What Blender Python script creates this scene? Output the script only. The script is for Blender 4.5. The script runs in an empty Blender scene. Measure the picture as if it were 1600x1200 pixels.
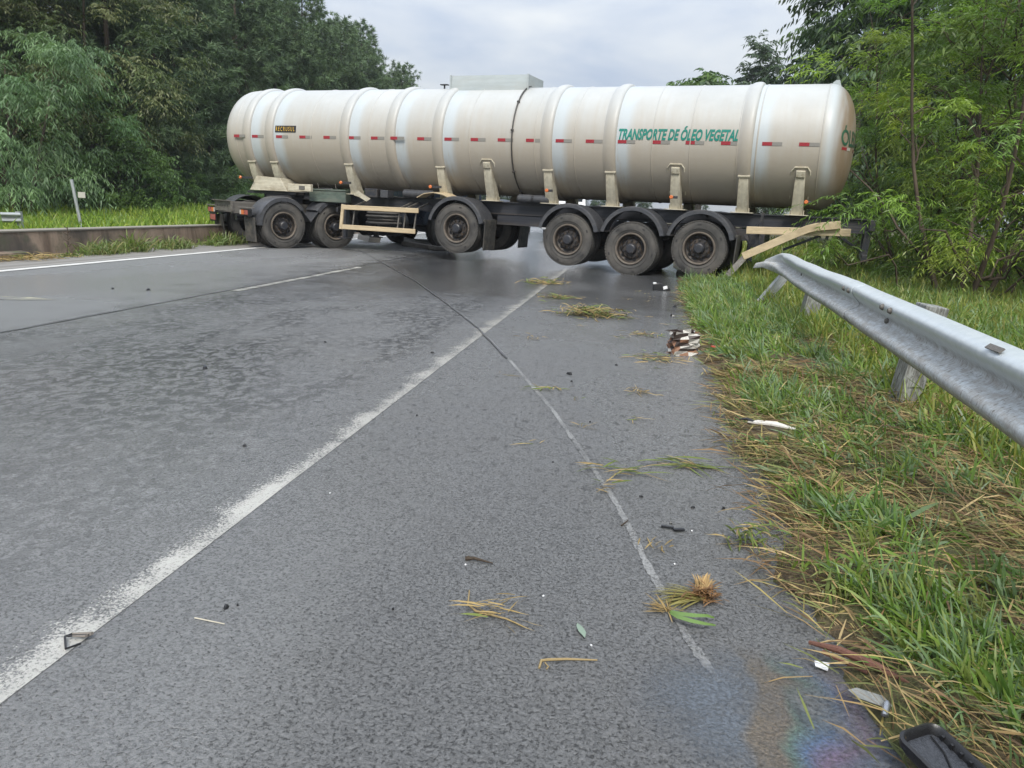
import bpy, math, random
import numpy as np
from mathutils import Vector, Matrix
from mathutils.noise import noise as pnoise

random.seed(7)
rng = np.random.default_rng(7)
sc = bpy.context.scene
col = sc.collection

# ------------------------------------------------------------------ camera
cam_d = bpy.data.cameras.new("camera")
cam_d.sensor_width = 36.0
cam_d.lens = 27.0
cam_d.clip_start = 0.05
cam_d.clip_end = 4000.0
cam = bpy.data.objects.new("camera", cam_d)
col.objects.link(cam)
CAM_R = Matrix(((0.98543825, -0.08348337, 0.14812825),
                (0.16292229, 0.21428696, -0.96308745),
                (0.04865983, 0.97319660, 0.22476787)))
cam.matrix_world = Matrix.Translation((0, 0, 1.22)) @ CAM_R.to_4x4()
sc.camera = cam

# ------------------------------------------------------------------ sky, sun, exposure
SUN_EL, SUN_AZ = math.radians(48), math.radians(172)     # azimuth clockwise from +Y
world = bpy.data.worlds.new("World")
sc.world = world
world.use_nodes = True
wn, wl = world.node_tree.nodes, world.node_tree.links
wn.clear()
w_out = wn.new("ShaderNodeOutputWorld")
w_bg = wn.new("ShaderNodeBackground")
w_bg.inputs["Strength"].default_value = 0.1
w_sky = wn.new("ShaderNodeTexSky")
w_sky.sky_type = 'NISHITA'
w_sky.sun_disc = False
w_sky.sun_elevation = SUN_EL
w_sky.sun_rotation = SUN_AZ
w_sky.air_density = 1.0
w_sky.dust_density = 1.5
w_tc = wn.new("ShaderNodeTexCoord")
w_map = wn.new("ShaderNodeMapping")
w_map.inputs["Scale"].default_value = (1.6, 1.6, 4.2)
w_noise = wn.new("ShaderNodeTexNoise")
w_noise.inputs["Scale"].default_value = 1.7
w_noise.inputs["Detail"].default_value = 6.0
w_noise.inputs["Roughness"].default_value = 0.52
w_noise.inputs["Distortion"].default_value = 0.35
w_ramp = wn.new("ShaderNodeValToRGB")
w_ramp.color_ramp.elements[0].position = 0.38
w_ramp.color_ramp.elements[0].color = (4.4, 5.35, 7.15, 1)
w_ramp.color_ramp.elements[1].position = 0.62
w_ramp.color_ramp.elements[1].color = (8.6, 8.9, 9.1, 1)
w_mix = wn.new("ShaderNodeMix")
w_mix.data_type = 'RGBA'
w_mix.inputs[0].default_value = 0.86
wl.new(w_tc.outputs["Generated"], w_map.inputs["Vector"])
wl.new(w_map.outputs["Vector"], w_noise.inputs["Vector"])
wl.new(w_noise.outputs["Fac"], w_ramp.inputs["Fac"])
wl.new(w_sky.outputs["Color"], w_mix.inputs[6])
wl.new(w_ramp.outputs["Color"], w_mix.inputs[7])
w_sep = wn.new("ShaderNodeSeparateXYZ")
w_grad = wn.new("ShaderNodeMapRange")
for k_, v_ in (("From Min", 0.0), ("From Max", 0.95), ("To Min", 0.47), ("To Max", 1.50)):
    w_grad.inputs[k_].default_value = v_
w_scale = wn.new("ShaderNodeVectorMath")
w_scale.operation = 'SCALE'
wl.new(w_tc.outputs["Generated"], w_sep.inputs[0])
wl.new(w_sep.outputs["Z"], w_grad.inputs["Value"])
wl.new(w_mix.outputs[2], w_scale.inputs[0])
wl.new(w_grad.outputs[0], w_scale.inputs["Scale"])
wl.new(w_scale.outputs[0], w_bg.inputs["Color"])
wl.new(w_bg.outputs["Background"], w_out.inputs["Surface"])

sun_d = bpy.data.lights.new("sun", 'SUN')
sun_d.energy = 2.5
sun_d.angle = math.radians(22)
sun_d.color = (1.0, 0.96, 0.88)
sun = bpy.data.objects.new("sun", sun_d)
col.objects.link(sun)
sdir = Vector((math.sin(SUN_AZ) * math.cos(SUN_EL), math.cos(SUN_AZ) * math.cos(SUN_EL), math.sin(SUN_EL)))
sun.rotation_euler = (-sdir).to_track_quat('-Z', 'Y').to_euler()

sc.view_settings.view_transform = 'Standard'
sc.view_settings.look = 'None'
sc.view_settings.exposure = 0.68
sc.view_settings.gamma = 1.0
sc.view_settings.use_curve_mapping = False
sc.render.engine = 'CYCLES'
sc.cycles.max_bounces = 10
sc.cycles.diffuse_bounces = 6
sc.cycles.glossy_bounces = 3
sc.cycles.transmission_bounces = 6
sc.cycles.transparent_max_bounces = 6


# ------------------------------------------------------------------ material helpers
class NT:
    """small wrapper for a material node tree"""
    def __init__(s, name):
        s.m = bpy.data.materials.new(name)
        s.m.use_nodes = True
        s.t = s.m.node_tree
        s.t.nodes.clear()
        s.out = s.t.nodes.new("ShaderNodeOutputMaterial")

    def n(s, typ, ins=None, **kw):
        nd = s.t.nodes.new(typ)
        for k, v in kw.items():
            setattr(nd, k, v)
        for k, v in (ins or {}).items():
            s.set(nd.inputs[k], v)
        return nd

    def set(s, sock, v):
        if isinstance(v, bpy.types.NodeSocket):
            s.t.links.new(v, sock)
        elif isinstance(v, bpy.types.Node):
            s.t.links.new(v.outputs[0], sock)
        else:
            if isinstance(v, (tuple, list)) and len(v) == 3 and sock.type == 'RGBA':
                v = (*v, 1)
            sock.default_value = v

    def noise(s, scale, detail=4, rough=0.5, vec=None, dist=0.0):
        nd = s.n("ShaderNodeTexNoise", {"Scale": scale, "Detail": detail, "Roughness": rough, "Distortion": dist})
        if vec is not None:
            s.set(nd.inputs["Vector"], vec)
        return nd.outputs["Fac"]

    def ramp(s, fac, a, b, ca=0.0, cb=1.0):
        nd = s.n("ShaderNodeMapRange", {"Value": fac, "From Min": a, "From Max": b, "To Min": ca, "To Max": cb})
        nd.interpolation_type = 'SMOOTHSTEP'
        return nd.outputs[0]

    def mix(s, fac, a, b):
        nd = s.n("ShaderNodeMix", data_type='RGBA')
        s.set(nd.inputs[0], fac)
        s.set(nd.inputs[6], a)
        s.set(nd.inputs[7], b)
        return nd.outputs[2]

    def math(s, op, a, b=0.0, clamp=False):
        nd = s.n("ShaderNodeMath", operation=op, use_clamp=clamp)
        s.set(nd.inputs[0], a)
        s.set(nd.inputs[1], b)
        return nd.outputs[0]

    def obj(s):
        return s.n("ShaderNodeTexCoord").outputs["Object"]

    def scaled(s, sx, sy, sz, vec=None):
        nd = s.n("ShaderNodeMapping", {"Scale": (sx, sy, sz)})
        s.set(nd.inputs["Vector"], vec if vec is not None else s.obj())
        return nd.outputs[0]

    def xyz(s, vec=None):
        nd = s.n("ShaderNodeSeparateXYZ")
        s.set(nd.inputs[0], vec if vec is not None else s.obj())
        return nd.outputs

    def bump(s, h, strength=0.3, dist=0.01, normal=None):
        nd = s.n("ShaderNodeBump", {"Height": h, "Strength": strength, "Distance": dist})
        if normal is not None:
            s.set(nd.inputs["Normal"], normal)
        return nd.outputs[0]

    def pbr(s, base, rough=0.5, metal=0.0, normal=None, spec=0.5, **kw):
        nd = s.n("ShaderNodeBsdfPrincipled")
        s.set(nd.inputs["Base Color"], base)
        s.set(nd.inputs["Roughness"], rough)
        s.set(nd.inputs["Metallic"], metal)
        s.set(nd.inputs["Specular IOR Level"], spec)
        if normal is not None:
            s.set(nd.inputs["Normal"], normal)
        for k, v in kw.items():
            s.set(nd.inputs[k], v)
        s.t.links.new(nd.outputs[0], s.out.inputs["Surface"])
        return nd


def simple(name, base, rough=0.5, metal=0.0, var=0.25, scale=14.0, bump=0.15, bscale=60.0, spec=0.5, dirt=None, dirt_amt=0.5):
    t = NT(name)
    n1 = t.noise(scale, 6, 0.62)
    lo = tuple(c * (1 - var) for c in base)
    hi = tuple(min(1, c * (1 + var)) for c in base)
    c = t.mix(t.ramp(n1, 0.3, 0.7), lo, hi)
    if dirt:
        d = t.ramp(t.noise(scale * 0.45, 7, 0.7, dist=0.4), 0.42, 0.66, 0, dirt_amt)
        c = t.mix(d, c, dirt)
    r = t.ramp(t.noise(scale * 1.7, 4), 0.3, 0.7, max(0.03, rough - 0.1), min(1, rough + 0.1))
    nrm = t.bump(t.noise(bscale, 3), bump, 0.004)
    t.pbr(c, r, metal, nrm, spec)
    return t.m


# ------------------------------------------------------------------ object helpers
def link(name, me, parent=None, mats=()):
    for m in mats:
        me.materials.append(m)
    o = bpy.data.objects.new(name, me)
    col.objects.link(o)
    if parent is not None:
        o.parent = parent
    return o


def tag(o, label=None, cat=None, group=None, kind=None):
    if label:
        o["label"] = label
    if cat:
        o["category"] = cat
    if group:
        o["group"] = group
    if kind:
        o["kind"] = kind
    return o


def empty(name, loc, rz=0.0, label=None, cat=None, group=None):
    o = bpy.data.objects.new(name, None)
    o.empty_display_size = 0.3
    o.location = loc
    o.rotation_euler = (0, 0, rz)
    col.objects.link(o)
    return tag(o, label, cat, group)


def share(src, parent, loc=(0, 0, 0), rot=(0, 0, 0), scale=None):
    c = src.copy()
    col.objects.link(c)
    c.parent = parent
    c.location = loc
    c.rotation_euler = rot
    if scale:
        c.scale = scale
    return c


class MB:
    def __init__(s):
        s.v, s.f, s.m = [], [], []

    def add(s, vs, fs, mi=0):
        b = len(s.v)
        s.v += [tuple(v) for v in vs]
        s.f += [tuple(i + b for i in f) for f in fs]
        s.m += [mi] * len(fs)
        return s

    def box(s, c, d, rot=None, mi=0):
        x, y, z = d[0] / 2, d[1] / 2, d[2] / 2
        vs = [Vector((sx * x, sy * y, sz * z)) for sx in (-1, 1) for sy in (-1, 1) for sz in (-1, 1)]
        if rot is not None:
            vs = [rot @ v for v in vs]
        vs = [v + Vector(c) for v in vs]
        return s.add(vs, [(0, 1, 3, 2), (4, 6, 7, 5), (0, 4, 5, 1), (2, 3, 7, 6), (0, 2, 6, 4), (1, 5, 7, 3)], mi)

    def beam(s, p0, p1, w, h, up=(0, 0, 1), mi=0):
        p0, p1 = Vector(p0), Vector(p1)
        d = p1 - p0
        x = d.normalized()
        y = Vector(up).cross(x)
        if y.length < 1e-4:
            y = Vector((0, 1, 0)).cross(x)
        y.normalize()
        z = x.cross(y)
        R = Matrix((x, y, z)).transposed()
        return s.box((p0 + p1) / 2, (d.length, w, h), R, mi)

    def tube(s, pts, r, seg=8, cap=True, mi=0):
        pts = [Vector(p) for p in pts]
        if not hasattr(r, '__len__'):
            r = [r] * len(pts)
        b = len(s.v)
        ref = None
        for i, p in enumerate(pts):
            d = (pts[min(i + 1, len(pts) - 1)] - pts[max(i - 1, 0)]).normalized()
            if ref is None:
                ref = d.orthogonal().normalized()
            u = (ref - d * ref.dot(d))
            u = u.normalized() if u.length > 1e-5 else d.orthogonal().normalized()
            ref = u
            w = d.cross(u)
            for k in range(seg):
                a = 2 * math.pi * k / seg
                s.v.append(tuple(p + (u * math.cos(a) + w * math.sin(a)) * r[i]))
        for i in range(len(pts) - 1):
            for k in range(seg):
                k2 = (k + 1) % seg
                s.f.append((b + i * seg + k, b + i * seg + k2, b + (i + 1) * seg + k2, b + (i + 1) * seg + k))
                s.m.append(mi)
        if cap:
            s.f.append(tuple(b + k for k in reversed(range(seg))))
            s.f.append(tuple(b + (len(pts) - 1) * seg + k for k in range(seg)))
            s.m += [mi, mi]
        return s

    def lathe(s, prof, seg=48, axis='x', c=(0, 0, 0), a0=0.0, a1=2 * math.pi, mi=0):
        """prof: list of (along, radius); axis x or y"""
        full = abs(a1 - a0 - 2 * math.pi) < 1e-6
        n = seg if full else seg + 1
        b = len(s.v)
        for (t, r) in prof:
            for k in range(n):
                a = a0 + (a1 - a0) * k / seg
                if axis == 'x':
                    p = (t, r * math.cos(a), r * math.sin(a))
                elif axis == 'y':
                    p = (r * math.cos(a), t, r * math.sin(a))
                else:
                    p = (r * math.cos(a), r * math.sin(a), t)
                s.v.append((p[0] + c[0], p[1] + c[1], p[2] + c[2]))
        for i in range(len(prof) - 1):
            for k in range(seg):
                k2 = (k + 1) % n
                s.f.append((b + i * n + k, b + i * n + k2, b + (i + 1) * n + k2, b + (i + 1) * n + k))
                s.m.append(mi)
        return s

    def sweep(s, prof, frames, closed=True, mi=0, caps=True):
        """prof: list of (a,b); frames: list of (origin, axisA, axisB)"""
        b = len(s.v)
        n = len(prof)
        for (o, A, B) in frames:
            for (p, q) in prof:
                s.v.append(tuple(Vector(o) + Vector(A) * p + Vector(B) * q))
        rn = n if closed else n - 1
        for i in range(len(frames) - 1):
            for k in range(rn):
                k2 = (k + 1) % n
                s.f.append((b + i * n + k, b + i * n + k2, b + (i + 1) * n + k2, b + (i + 1) * n + k))
                s.m.append(mi)
        if caps and closed:
            s.f.append(tuple(b + k for k in reversed(range(n))))
            s.f.append(tuple(b + (len(frames) - 1) * n + k for k in range(n)))
            s.m += [mi, mi]
        return s

    def build(s, name, mats, parent=None, smooth=35, bevel=0.0):
        me = bpy.data.meshes.new(name)
        me.from_pydata(s.v, [], s.f)
        if not isinstance(mats, (list, tuple)):
            mats = [mats]
        for m in mats:
            me.materials.append(m)
        me.polygons.foreach_set("material_index", s.m)
        me.update()
        import bmesh
        bm = bmesh.new()
        bm.from_mesh(me)
        bmesh.ops.recalc_face_normals(bm, faces=bm.faces)
        bm.to_mesh(me)
        bm.free()
        if smooth:
            me.polygons.foreach_set("use_smooth", [True] * len(me.polygons))
            me.set_sharp_from_angle(angle=math.radians(smooth))
        o = bpy.data.objects.new(name, me)
        col.objects.link(o)
        if parent is not None:
            o.parent = parent
        if bevel:
            md = o.modifiers.new("bevel", 'BEVEL')
            md.width = bevel
            md.segments = 2
            md.limit_method = 'ANGLE'
        return o


# ------------------------------------------------------------------ foliage helpers (numpy)
def nrm(a):
    return a / np.maximum(np.linalg.norm(a, axis=-1, keepdims=True), 1e-9)


def blades_mesh(name, P, D, U, L, W, C, droop=0.0, shape='strip'):
    """N leaves / blades as one mesh; P base, D direction, U facing, L length, W width, C colour"""
    N = len(P)
    D = nrm(D)
    S = nrm(np.cross(D, U))
    L = np.broadcast_to(np.asarray(L, float), (N,))[:, None]
    W = np.broadcast_to(np.asarray(W, float), (N,))[:, None] * 0.5
    dr = np.broadcast_to(np.asarray(droop, float), (N,))[:, None]
    Zd = np.array([0, 0, -1.0])

    def pt(t):
        return P + D * L * t + Zd * (dr * L * t * t)
    if shape == 'diamond':
        V = np.stack([pt(0), pt(.45) - S * W, pt(.45) + S * W, pt(1.0)], 1)
        k, faces = 4, [(0, 1, 3, 2)]
    elif shape == 'needle':
        V = np.stack([P - S * W, P + S * W, pt(1.0)], 1)
        k, faces = 3, [(0, 1, 2)]
    elif shape == 'strip':
        V = np.stack([pt(0) - S * W * .45, pt(0) + S * W * .45, pt(.5) - S * W, pt(.5) + S * W, pt(1.0)], 1)
        k, faces = 5, [(0, 1, 3, 2), (2, 3, 4)]
    else:  # long: 7 verts
        V = np.stack([pt(0) - S * W * .5, pt(0) + S * W * .5, pt(.35) - S * W, pt(.35) + S * W,
                      pt(.7) - S * W * .8, pt(.7) + S * W * .8, pt(1.0)], 1)
        k, faces = 7, [(0, 1, 3, 2), (2, 3, 5, 4), (4, 5, 6)]
    me = bpy.data.meshes.new(name)
    me.vertices.add(N * k)
    me.vertices.foreach_set("co", V.reshape(-1).astype(np.float32))
    pat = np.concatenate([np.array(f) for f in faces])
    idx = (np.arange(N)[:, None] * k + pat[None, :]).reshape(-1)
    lens = np.array([len(f) for f in faces])
    starts = np.concatenate([[0], np.cumsum(lens)[:-1]])
    ls = (np.arange(N)[:, None] * len(pat) + starts[None, :]).reshape(-1)
    me.loops.add(len(idx))
    me.loops.foreach_set("vertex_index", idx.astype(np.int32))
    me.polygons.add(len(ls))
    me.polygons.foreach_set("loop_start", ls.astype(np.int32))
    me.update(calc_edges=True)
    at = me.attributes.new("tint", 'FLOAT_COLOR', 'POINT')
    cc = np.concatenate([C, np.ones((N, 1))], 1)
    at.data.foreach_set("color", np.repeat(cc, k, axis=0).reshape(-1).astype(np.float32))
    return me


def leaf_mat(name, trans=0.3, rough=0.45, spec=0.35, tcol=(1.15, 1.25, 0.6)):
    t = NT(name)
    a = t.n("ShaderNodeAttribute", attribute_name="tint").outputs["Color"]
    p = t.n("ShaderNodeBsdfPrincipled")
    t.set(p.inputs["Base Color"], a)
    t.set(p.inputs["Roughness"], rough)
    t.set(p.inputs["Specular IOR Level"], spec)
    if trans > 0:
        tr = t.n("ShaderNodeBsdfTranslucent")
        mc = t.n("ShaderNodeMix", data_type='RGBA', blend_type='MULTIPLY')
        t.set(mc.inputs[0], 1.0)
        t.set(mc.inputs[6], a)
        t.set(mc.inputs[7], tcol)
        t.set(tr.inputs["Color"], mc.outputs[2])
        ms = t.n("ShaderNodeMixShader", {0: trans})
        t.set(ms.inputs[1], p.outputs[0])
        t.set(ms.inputs[2], tr.outputs[0])
        t.t.links.new(ms.outputs[0], t.out.inputs["Surface"])
    else:
        t.t.links.new(p.outputs[0], t.out.inputs["Surface"])
    return t.m


def n2(x, y, s=1.0, seed=0.0):
    """smooth pseudo-noise, roughly -1..1"""
    x = np.asarray(x) * s + seed * 3.1
    y = np.asarray(y) * s - seed * 1.7
    return (np.sin(1.9 * x + 1.3 * np.sin(2.3 * y + seed)) + np.sin(2.7 * y + 1.7 * np.sin(1.6 * x + 2 * seed))
            + 0.6 * np.sin(4.3 * x - 3.7 * y + 1.2 * np.sin(3.1 * y)) + 0.5 * np.sin(6.1 * y + 5.2 * x)) / 3.1


# ------------------------------------------------------------------ materials
def asphalt(name, paint=None, wear=0.5, edge=None, soft=0.035):
    """wet asphalt, optionally carrying worn paint"""
    t = NT(name)
    o = t.obj()
    big = t.noise(0.42, 2, 0.5, t.scaled(1.0, 0.42, 1, o))
    mid = t.noise(2.1, 5, 0.6, o)
    fine = t.noise(120, 3, 0.7, o)
    grit = t.n("ShaderNodeTexVoronoi", {"Scale": 95.0, "Vector": o, "Randomness": 1.0})
    stone = t.n("ShaderNodeSeparateColor", {0: grit.outputs["Color"]}).outputs[0]
    X, Y, Z = t.xyz(o)
    wob = t.math('MULTIPLY', t.math('SUBTRACT', mid, 0.5), 2.4)
    xw, yw = t.math('ADD', X, wob), t.math('ADD', Y, t.math('MULTIPLY', wob, 2.0))
    lane = t.math('MULTIPLY', t.ramp(X, -1.60, -1.95), t.ramp(X, -5.25, -4.75))      # coarser, polished running lane
    far_lane = t.ramp(xw, -4.6, -5.8)                                                # pale smooth far lane
    pool = t.math('MULTIPLY', t.math('MULTIPLY', t.ramp(yw, 6.5, 11.5), t.ramp(xw, -6.4, -4.2)), t.ramp(big, 0.25, 0.55, 0.35, 1.0))   # standing rain water
    wet = t.math('MAXIMUM', t.ramp(big, 0.36, 0.66), pool)
    relief = t.noise(84, 6, 0.74, o, 0.5)
    chips = t.noise(13, 7, 0.78, t.scaled(1.0, 0.7, 1.0, o), 0.6)
    c = t.mix(stone, (0.088, 0.091, 0.094), (0.190, 0.192, 0.194))
    c = t.mix(t.ramp(fine, 0.40, 0.62, 0, 0.7), c, (0.215, 0.216, 0.215))
    c = t.mix(t.ramp(mid, 0.3, 0.75, 0, 0.40), c, (0.160, 0.159, 0.157))
    c = t.mix(t.math('MULTIPLY', far_lane, 0.55), c, (0.235, 0.236, 0.235))
    c = t.mix(t.math('MULTIPLY', lane, t.ramp(chips, 0.50, 0.64, 0.0, 0.50)), c, (0.25, 0.252, 0.255))  # pale sky reflection between the chips, painted into the lane colour
    # binder tone with pit shade painted in: fine everywhere, larger along the running lane
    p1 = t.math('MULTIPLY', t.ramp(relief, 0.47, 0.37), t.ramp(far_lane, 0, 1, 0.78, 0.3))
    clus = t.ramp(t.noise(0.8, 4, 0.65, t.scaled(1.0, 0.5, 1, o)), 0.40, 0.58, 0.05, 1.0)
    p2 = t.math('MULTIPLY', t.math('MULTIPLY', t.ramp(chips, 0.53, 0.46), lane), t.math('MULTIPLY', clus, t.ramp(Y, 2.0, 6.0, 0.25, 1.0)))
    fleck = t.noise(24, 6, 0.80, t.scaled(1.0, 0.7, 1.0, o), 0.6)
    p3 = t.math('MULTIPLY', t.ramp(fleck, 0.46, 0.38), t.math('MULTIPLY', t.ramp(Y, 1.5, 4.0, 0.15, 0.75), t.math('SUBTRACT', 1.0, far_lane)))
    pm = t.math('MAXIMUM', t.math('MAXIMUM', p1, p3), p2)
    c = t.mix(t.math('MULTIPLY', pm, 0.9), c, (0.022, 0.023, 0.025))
    c = t.mix(t.math('MULTIPLY', pool, 0.72), c, (0.030, 0.031, 0.034))
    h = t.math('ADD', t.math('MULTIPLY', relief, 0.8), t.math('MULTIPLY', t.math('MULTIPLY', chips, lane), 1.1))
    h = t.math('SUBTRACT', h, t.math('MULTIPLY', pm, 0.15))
    rough = t.ramp(t.math('ADD', t.math('MULTIPLY', wet, 0.8), t.math('MULTIPLY', mid, 0.2)), 0.1, 0.9, 0.34, 0.13)
    bstr = t.math('MULTIPLY', t.ramp(wet, 0, 1, 0.95, 0.55), t.ramp(pool, 0, 1, 1.0, 0.45))
    if paint:
        v = t.noise(115, 4, 0.75, o)
        v2 = t.noise(3.0, 4, 0.6, o)
        m = t.math('ADD', t.math('MULTIPLY', v, 0.7), t.math('MULTIPLY', v2, 0.45))
        if edge is not None:                            # wear grows towards one side
            x = t.xyz(o)[0]
            m = t.math('ADD', m, t.ramp(x, edge[0], edge[1], -0.085, 0.085))
        k = t.math('MULTIPLY', t.ramp(m, wear - soft, wear + soft), t.ramp(pm, 0.2, 0.9, 1.0, 0.35))
        pc = t.mix(t.ramp(v2, 0.3, 0.7), tuple(p * 0.80 for p in paint), paint)
        y = t.xyz(o)[1]
        if edge is not None:                            # tyre-dirtied stretch towards the tanker
            pc = t.mix(t.ramp(t.math('ADD', y, t.math('MULTIPLY', v2, 3.0)), 4.5, 10.5, 0.0, 0.62), pc, (0.20, 0.19, 0.165))
        c = t.mix(k, c, pc)
    nm = t.bump(h, bstr, 0.020)
    t.pbr(c, rough, 0.0, nm, 0.6)
    return t.m


M = {}
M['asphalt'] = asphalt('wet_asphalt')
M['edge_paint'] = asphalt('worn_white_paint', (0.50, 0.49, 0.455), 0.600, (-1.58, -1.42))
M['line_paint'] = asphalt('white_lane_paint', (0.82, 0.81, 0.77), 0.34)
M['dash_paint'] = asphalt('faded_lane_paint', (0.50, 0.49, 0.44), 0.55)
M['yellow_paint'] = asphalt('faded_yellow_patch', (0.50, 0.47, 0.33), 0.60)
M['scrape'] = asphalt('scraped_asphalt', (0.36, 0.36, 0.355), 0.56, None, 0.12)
M['tar'] = simple('tar_joint', (0.06, 0.06, 0.062), 0.4, 0, 0.3, 30, 0.5, 80)
M['shoulder'] = simple('pale_gritty_shoulder', (0.20, 0.19, 0.175), 0.6, 0, 0.4, 9, 0.6, 70, dirt=(0.09, 0.075, 0.055))


def soil_mat():
    t = NT('verge_soil')
    o = t.obj()
    a = t.noise(6, 6, 0.65, o)
    b = t.noise(55, 4, 0.7, o)
    c = t.mix(t.ramp(a, 0.35, 0.65), (0.055, 0.038, 0.024), (0.13, 0.095, 0.055))
    c = t.mix(t.ramp(b, 0.45, 0.7, 0, 0.7), c, (0.20, 0.16, 0.085))
    g = t.noise(2.3, 4, 0.6, o)
    c = t.mix(t.ramp(g, 0.42, 0.62, 0, 0.6), c, (0.075, 0.105, 0.028))
    t.pbr(c, 0.75, 0, t.bump(t.math('ADD', a, b), 0.9, 0.03), 0.3)
    return t.m


M['soil'] = soil_mat()


def field_mat(name, lo, hi):
    t = NT(name)
    o = t.obj()
    c = t.mix(t.ramp(t.noise(1.6, 6, 0.65, o), 0.35, 0.65), lo, hi)
    t.pbr(c, 0.85, 0, t.bump(t.noise(14, 5, 0.7, o), 0.8, 0.1), 0.2)
    return t.m


M['field'] = field_mat('far_field', (0.035, 0.055, 0.016), (0.085, 0.12, 0.028))
M['median'] = field_mat('median_turf', (0.07, 0.115, 0.022), (0.14, 0.19, 0.035))


RIBS = [0.56, 1.24, 3.38, 4.60, 5.78, 8.30, 9.64, 12.24]


def tank_mat():
    t = NT('tank_cream_paint')
    o = t.obj()
    X, Y, Z = t.xyz(o)
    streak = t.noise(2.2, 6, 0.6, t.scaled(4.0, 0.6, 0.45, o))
    blot = t.noise(0.9, 5, 0.6, o)
    base = t.mix(t.ramp(blot, 0.35, 0.7), (0.38, 0.388, 0.378), (0.43, 0.438, 0.43))
    # sky reflection beside every rib, painted as bluish strips without dirt film
    rib_glare = None
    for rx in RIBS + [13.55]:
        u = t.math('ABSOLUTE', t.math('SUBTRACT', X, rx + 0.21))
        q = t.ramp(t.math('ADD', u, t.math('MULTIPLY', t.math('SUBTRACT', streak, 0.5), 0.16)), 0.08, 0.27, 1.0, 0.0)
        rib_glare = q if rib_glare is None else t.math('MAXIMUM', rib_glare, q)
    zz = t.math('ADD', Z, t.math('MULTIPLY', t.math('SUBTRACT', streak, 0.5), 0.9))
    glare_band = t.math('MULTIPLY', rib_glare, t.ramp(zz, 1.6, 2.2))
    film = t.math('MULTIPLY', t.ramp(zz, 3.65, 2.15, 0.0, 0.90), t.math('SUBTRACT', 1.0, t.math('MULTIPLY', glare_band, 0.88)))
    base = t.mix(t.math('MULTIPLY', glare_band, 0.55), base, (0.42, 0.475, 0.51))
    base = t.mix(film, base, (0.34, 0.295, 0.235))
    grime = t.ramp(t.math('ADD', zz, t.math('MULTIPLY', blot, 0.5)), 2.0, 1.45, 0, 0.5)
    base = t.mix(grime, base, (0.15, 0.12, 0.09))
    drip = t.math('MULTIPLY', t.ramp(t.noise(9, 3, 0.5, t.scaled(3.0, 1, 0.12, o)), 0.62, 0.74, 0, 0.35), t.ramp(Z, 3.6, 2.4))
    base = t.mix(drip, base, (0.33, 0.27, 0.19))
    rear = t.math('MULTIPLY', t.ramp(X, 13.62, 13.86, 0, 0.9), t.ramp(streak, 0.25, 0.6, 0.6, 1.0))
    base = t.mix(rear, base, (0.20, 0.135, 0.075))
    r = t.ramp(film, 0, 0.6, 0.42, 0.55)
    t.pbr(base, r, 0, t.bump(t.noise(1.6, 4, 0.55, o), 0.22, 0.04), 0.5)
    return t.m


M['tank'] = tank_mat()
M['coaming'] = simple('pale_grey_painted_steel', (0.36, 0.395, 0.40), 0.45, 0, 0.08, 4, 0.1, dirt=(0.36, 0.36, 0.33), dirt_amt=0.4)
M['cream'] = simple('cream_steel', (0.50, 0.46, 0.36), 0.42, 0, 0.12, 6, 0.1, dirt=(0.22, 0.17, 0.10), dirt_amt=0.55)
M['plank'] = simple('tan_guard_paint', (0.50, 0.40, 0.255), 0.5, 0, 0.12, 8, 0.15, dirt=(0.26, 0.19, 0.11), dirt_amt=0.5)
M['chassis'] = simple('dark_chassis', (0.020, 0.022, 0.028), 0.45, 0, 0.35, 8, 0.25, dirt=(0.075, 0.062, 0.05), dirt_amt=0.6)
M['fender'] = simple('grey_plastic_fender', (0.045, 0.047, 0.053), 0.38, 0, 0.25, 12, 0.2, dirt=(0.10, 0.095, 0.09), dirt_amt=0.45)
M['rubber'] = simple('dusty_tyre_rubber', (0.058, 0.056, 0.053), 0.75, 0, 0.2, 5, 0.3, 110, 0.25, dirt=(0.112, 0.102, 0.09), dirt_amt=0.7)
M['tyre_mark'] = simple('dark_moulded_rubber', (0.022, 0.021, 0.02), 0.7, 0, 0.2)
M['rim'] = simple('dirty_dark_rim', (0.032, 0.030, 0.029), 0.5, 0.1, 0.35, 14, 0.25, dirt=(0.105, 0.075, 0.05), dirt_amt=0.7)
M['rim_lip'] = simple('dusty_rim_lip', (0.12, 0.10, 0.08), 0.6, 0, 0.3, 14, 0.2)
M['flap'] = simple('mudflap_rubber', (0.042, 0.040, 0.037), 0.7, 0, 0.3, 5, 0.3, dirt=(0.12, 0.105, 0.08), dirt_amt=0.7)
M['greenbox'] = simple('green_grey_box', (0.080, 0.105, 0.085), 0.5, 0, 0.25, 7, 0.2, dirt=(0.15, 0.15, 0.12))
M['dusty'] = simple('dusty_steel', (0.13, 0.12, 0.105), 0.6, 0.1, 0.3, 9, 0.25, dirt=(0.06, 0.05, 0.04))
M['galv'] = None
M['amber'] = simple('amber_lens', (0.55, 0.15, 0.045), 0.25, 0, 0.1)
M['red'] = simple('red_reflector', (0.26, 0.02, 0.028), 0.3, 0, 0.15)
M['white_tape'] = simple('grey_reflective_tape', (0.42, 0.40, 0.36), 0.35, 0, 0.12)
M['grey_tape'] = simple('dull_grey_tape', (0.20, 0.19, 0.17), 0.4, 0, 0.15)
M['lens_red'] = simple('red_lamp_lens', (0.30, 0.085, 0.07), 0.3, 0, 0.15)
M['green_text'] = simple('green_lettering', (0.006, 0.165, 0.125), 0.35, 0, 0.12)
M['dark_text'] = simple('dark_green_lettering', (0.02, 0.085, 0.045), 0.4, 0, 0.15)
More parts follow.
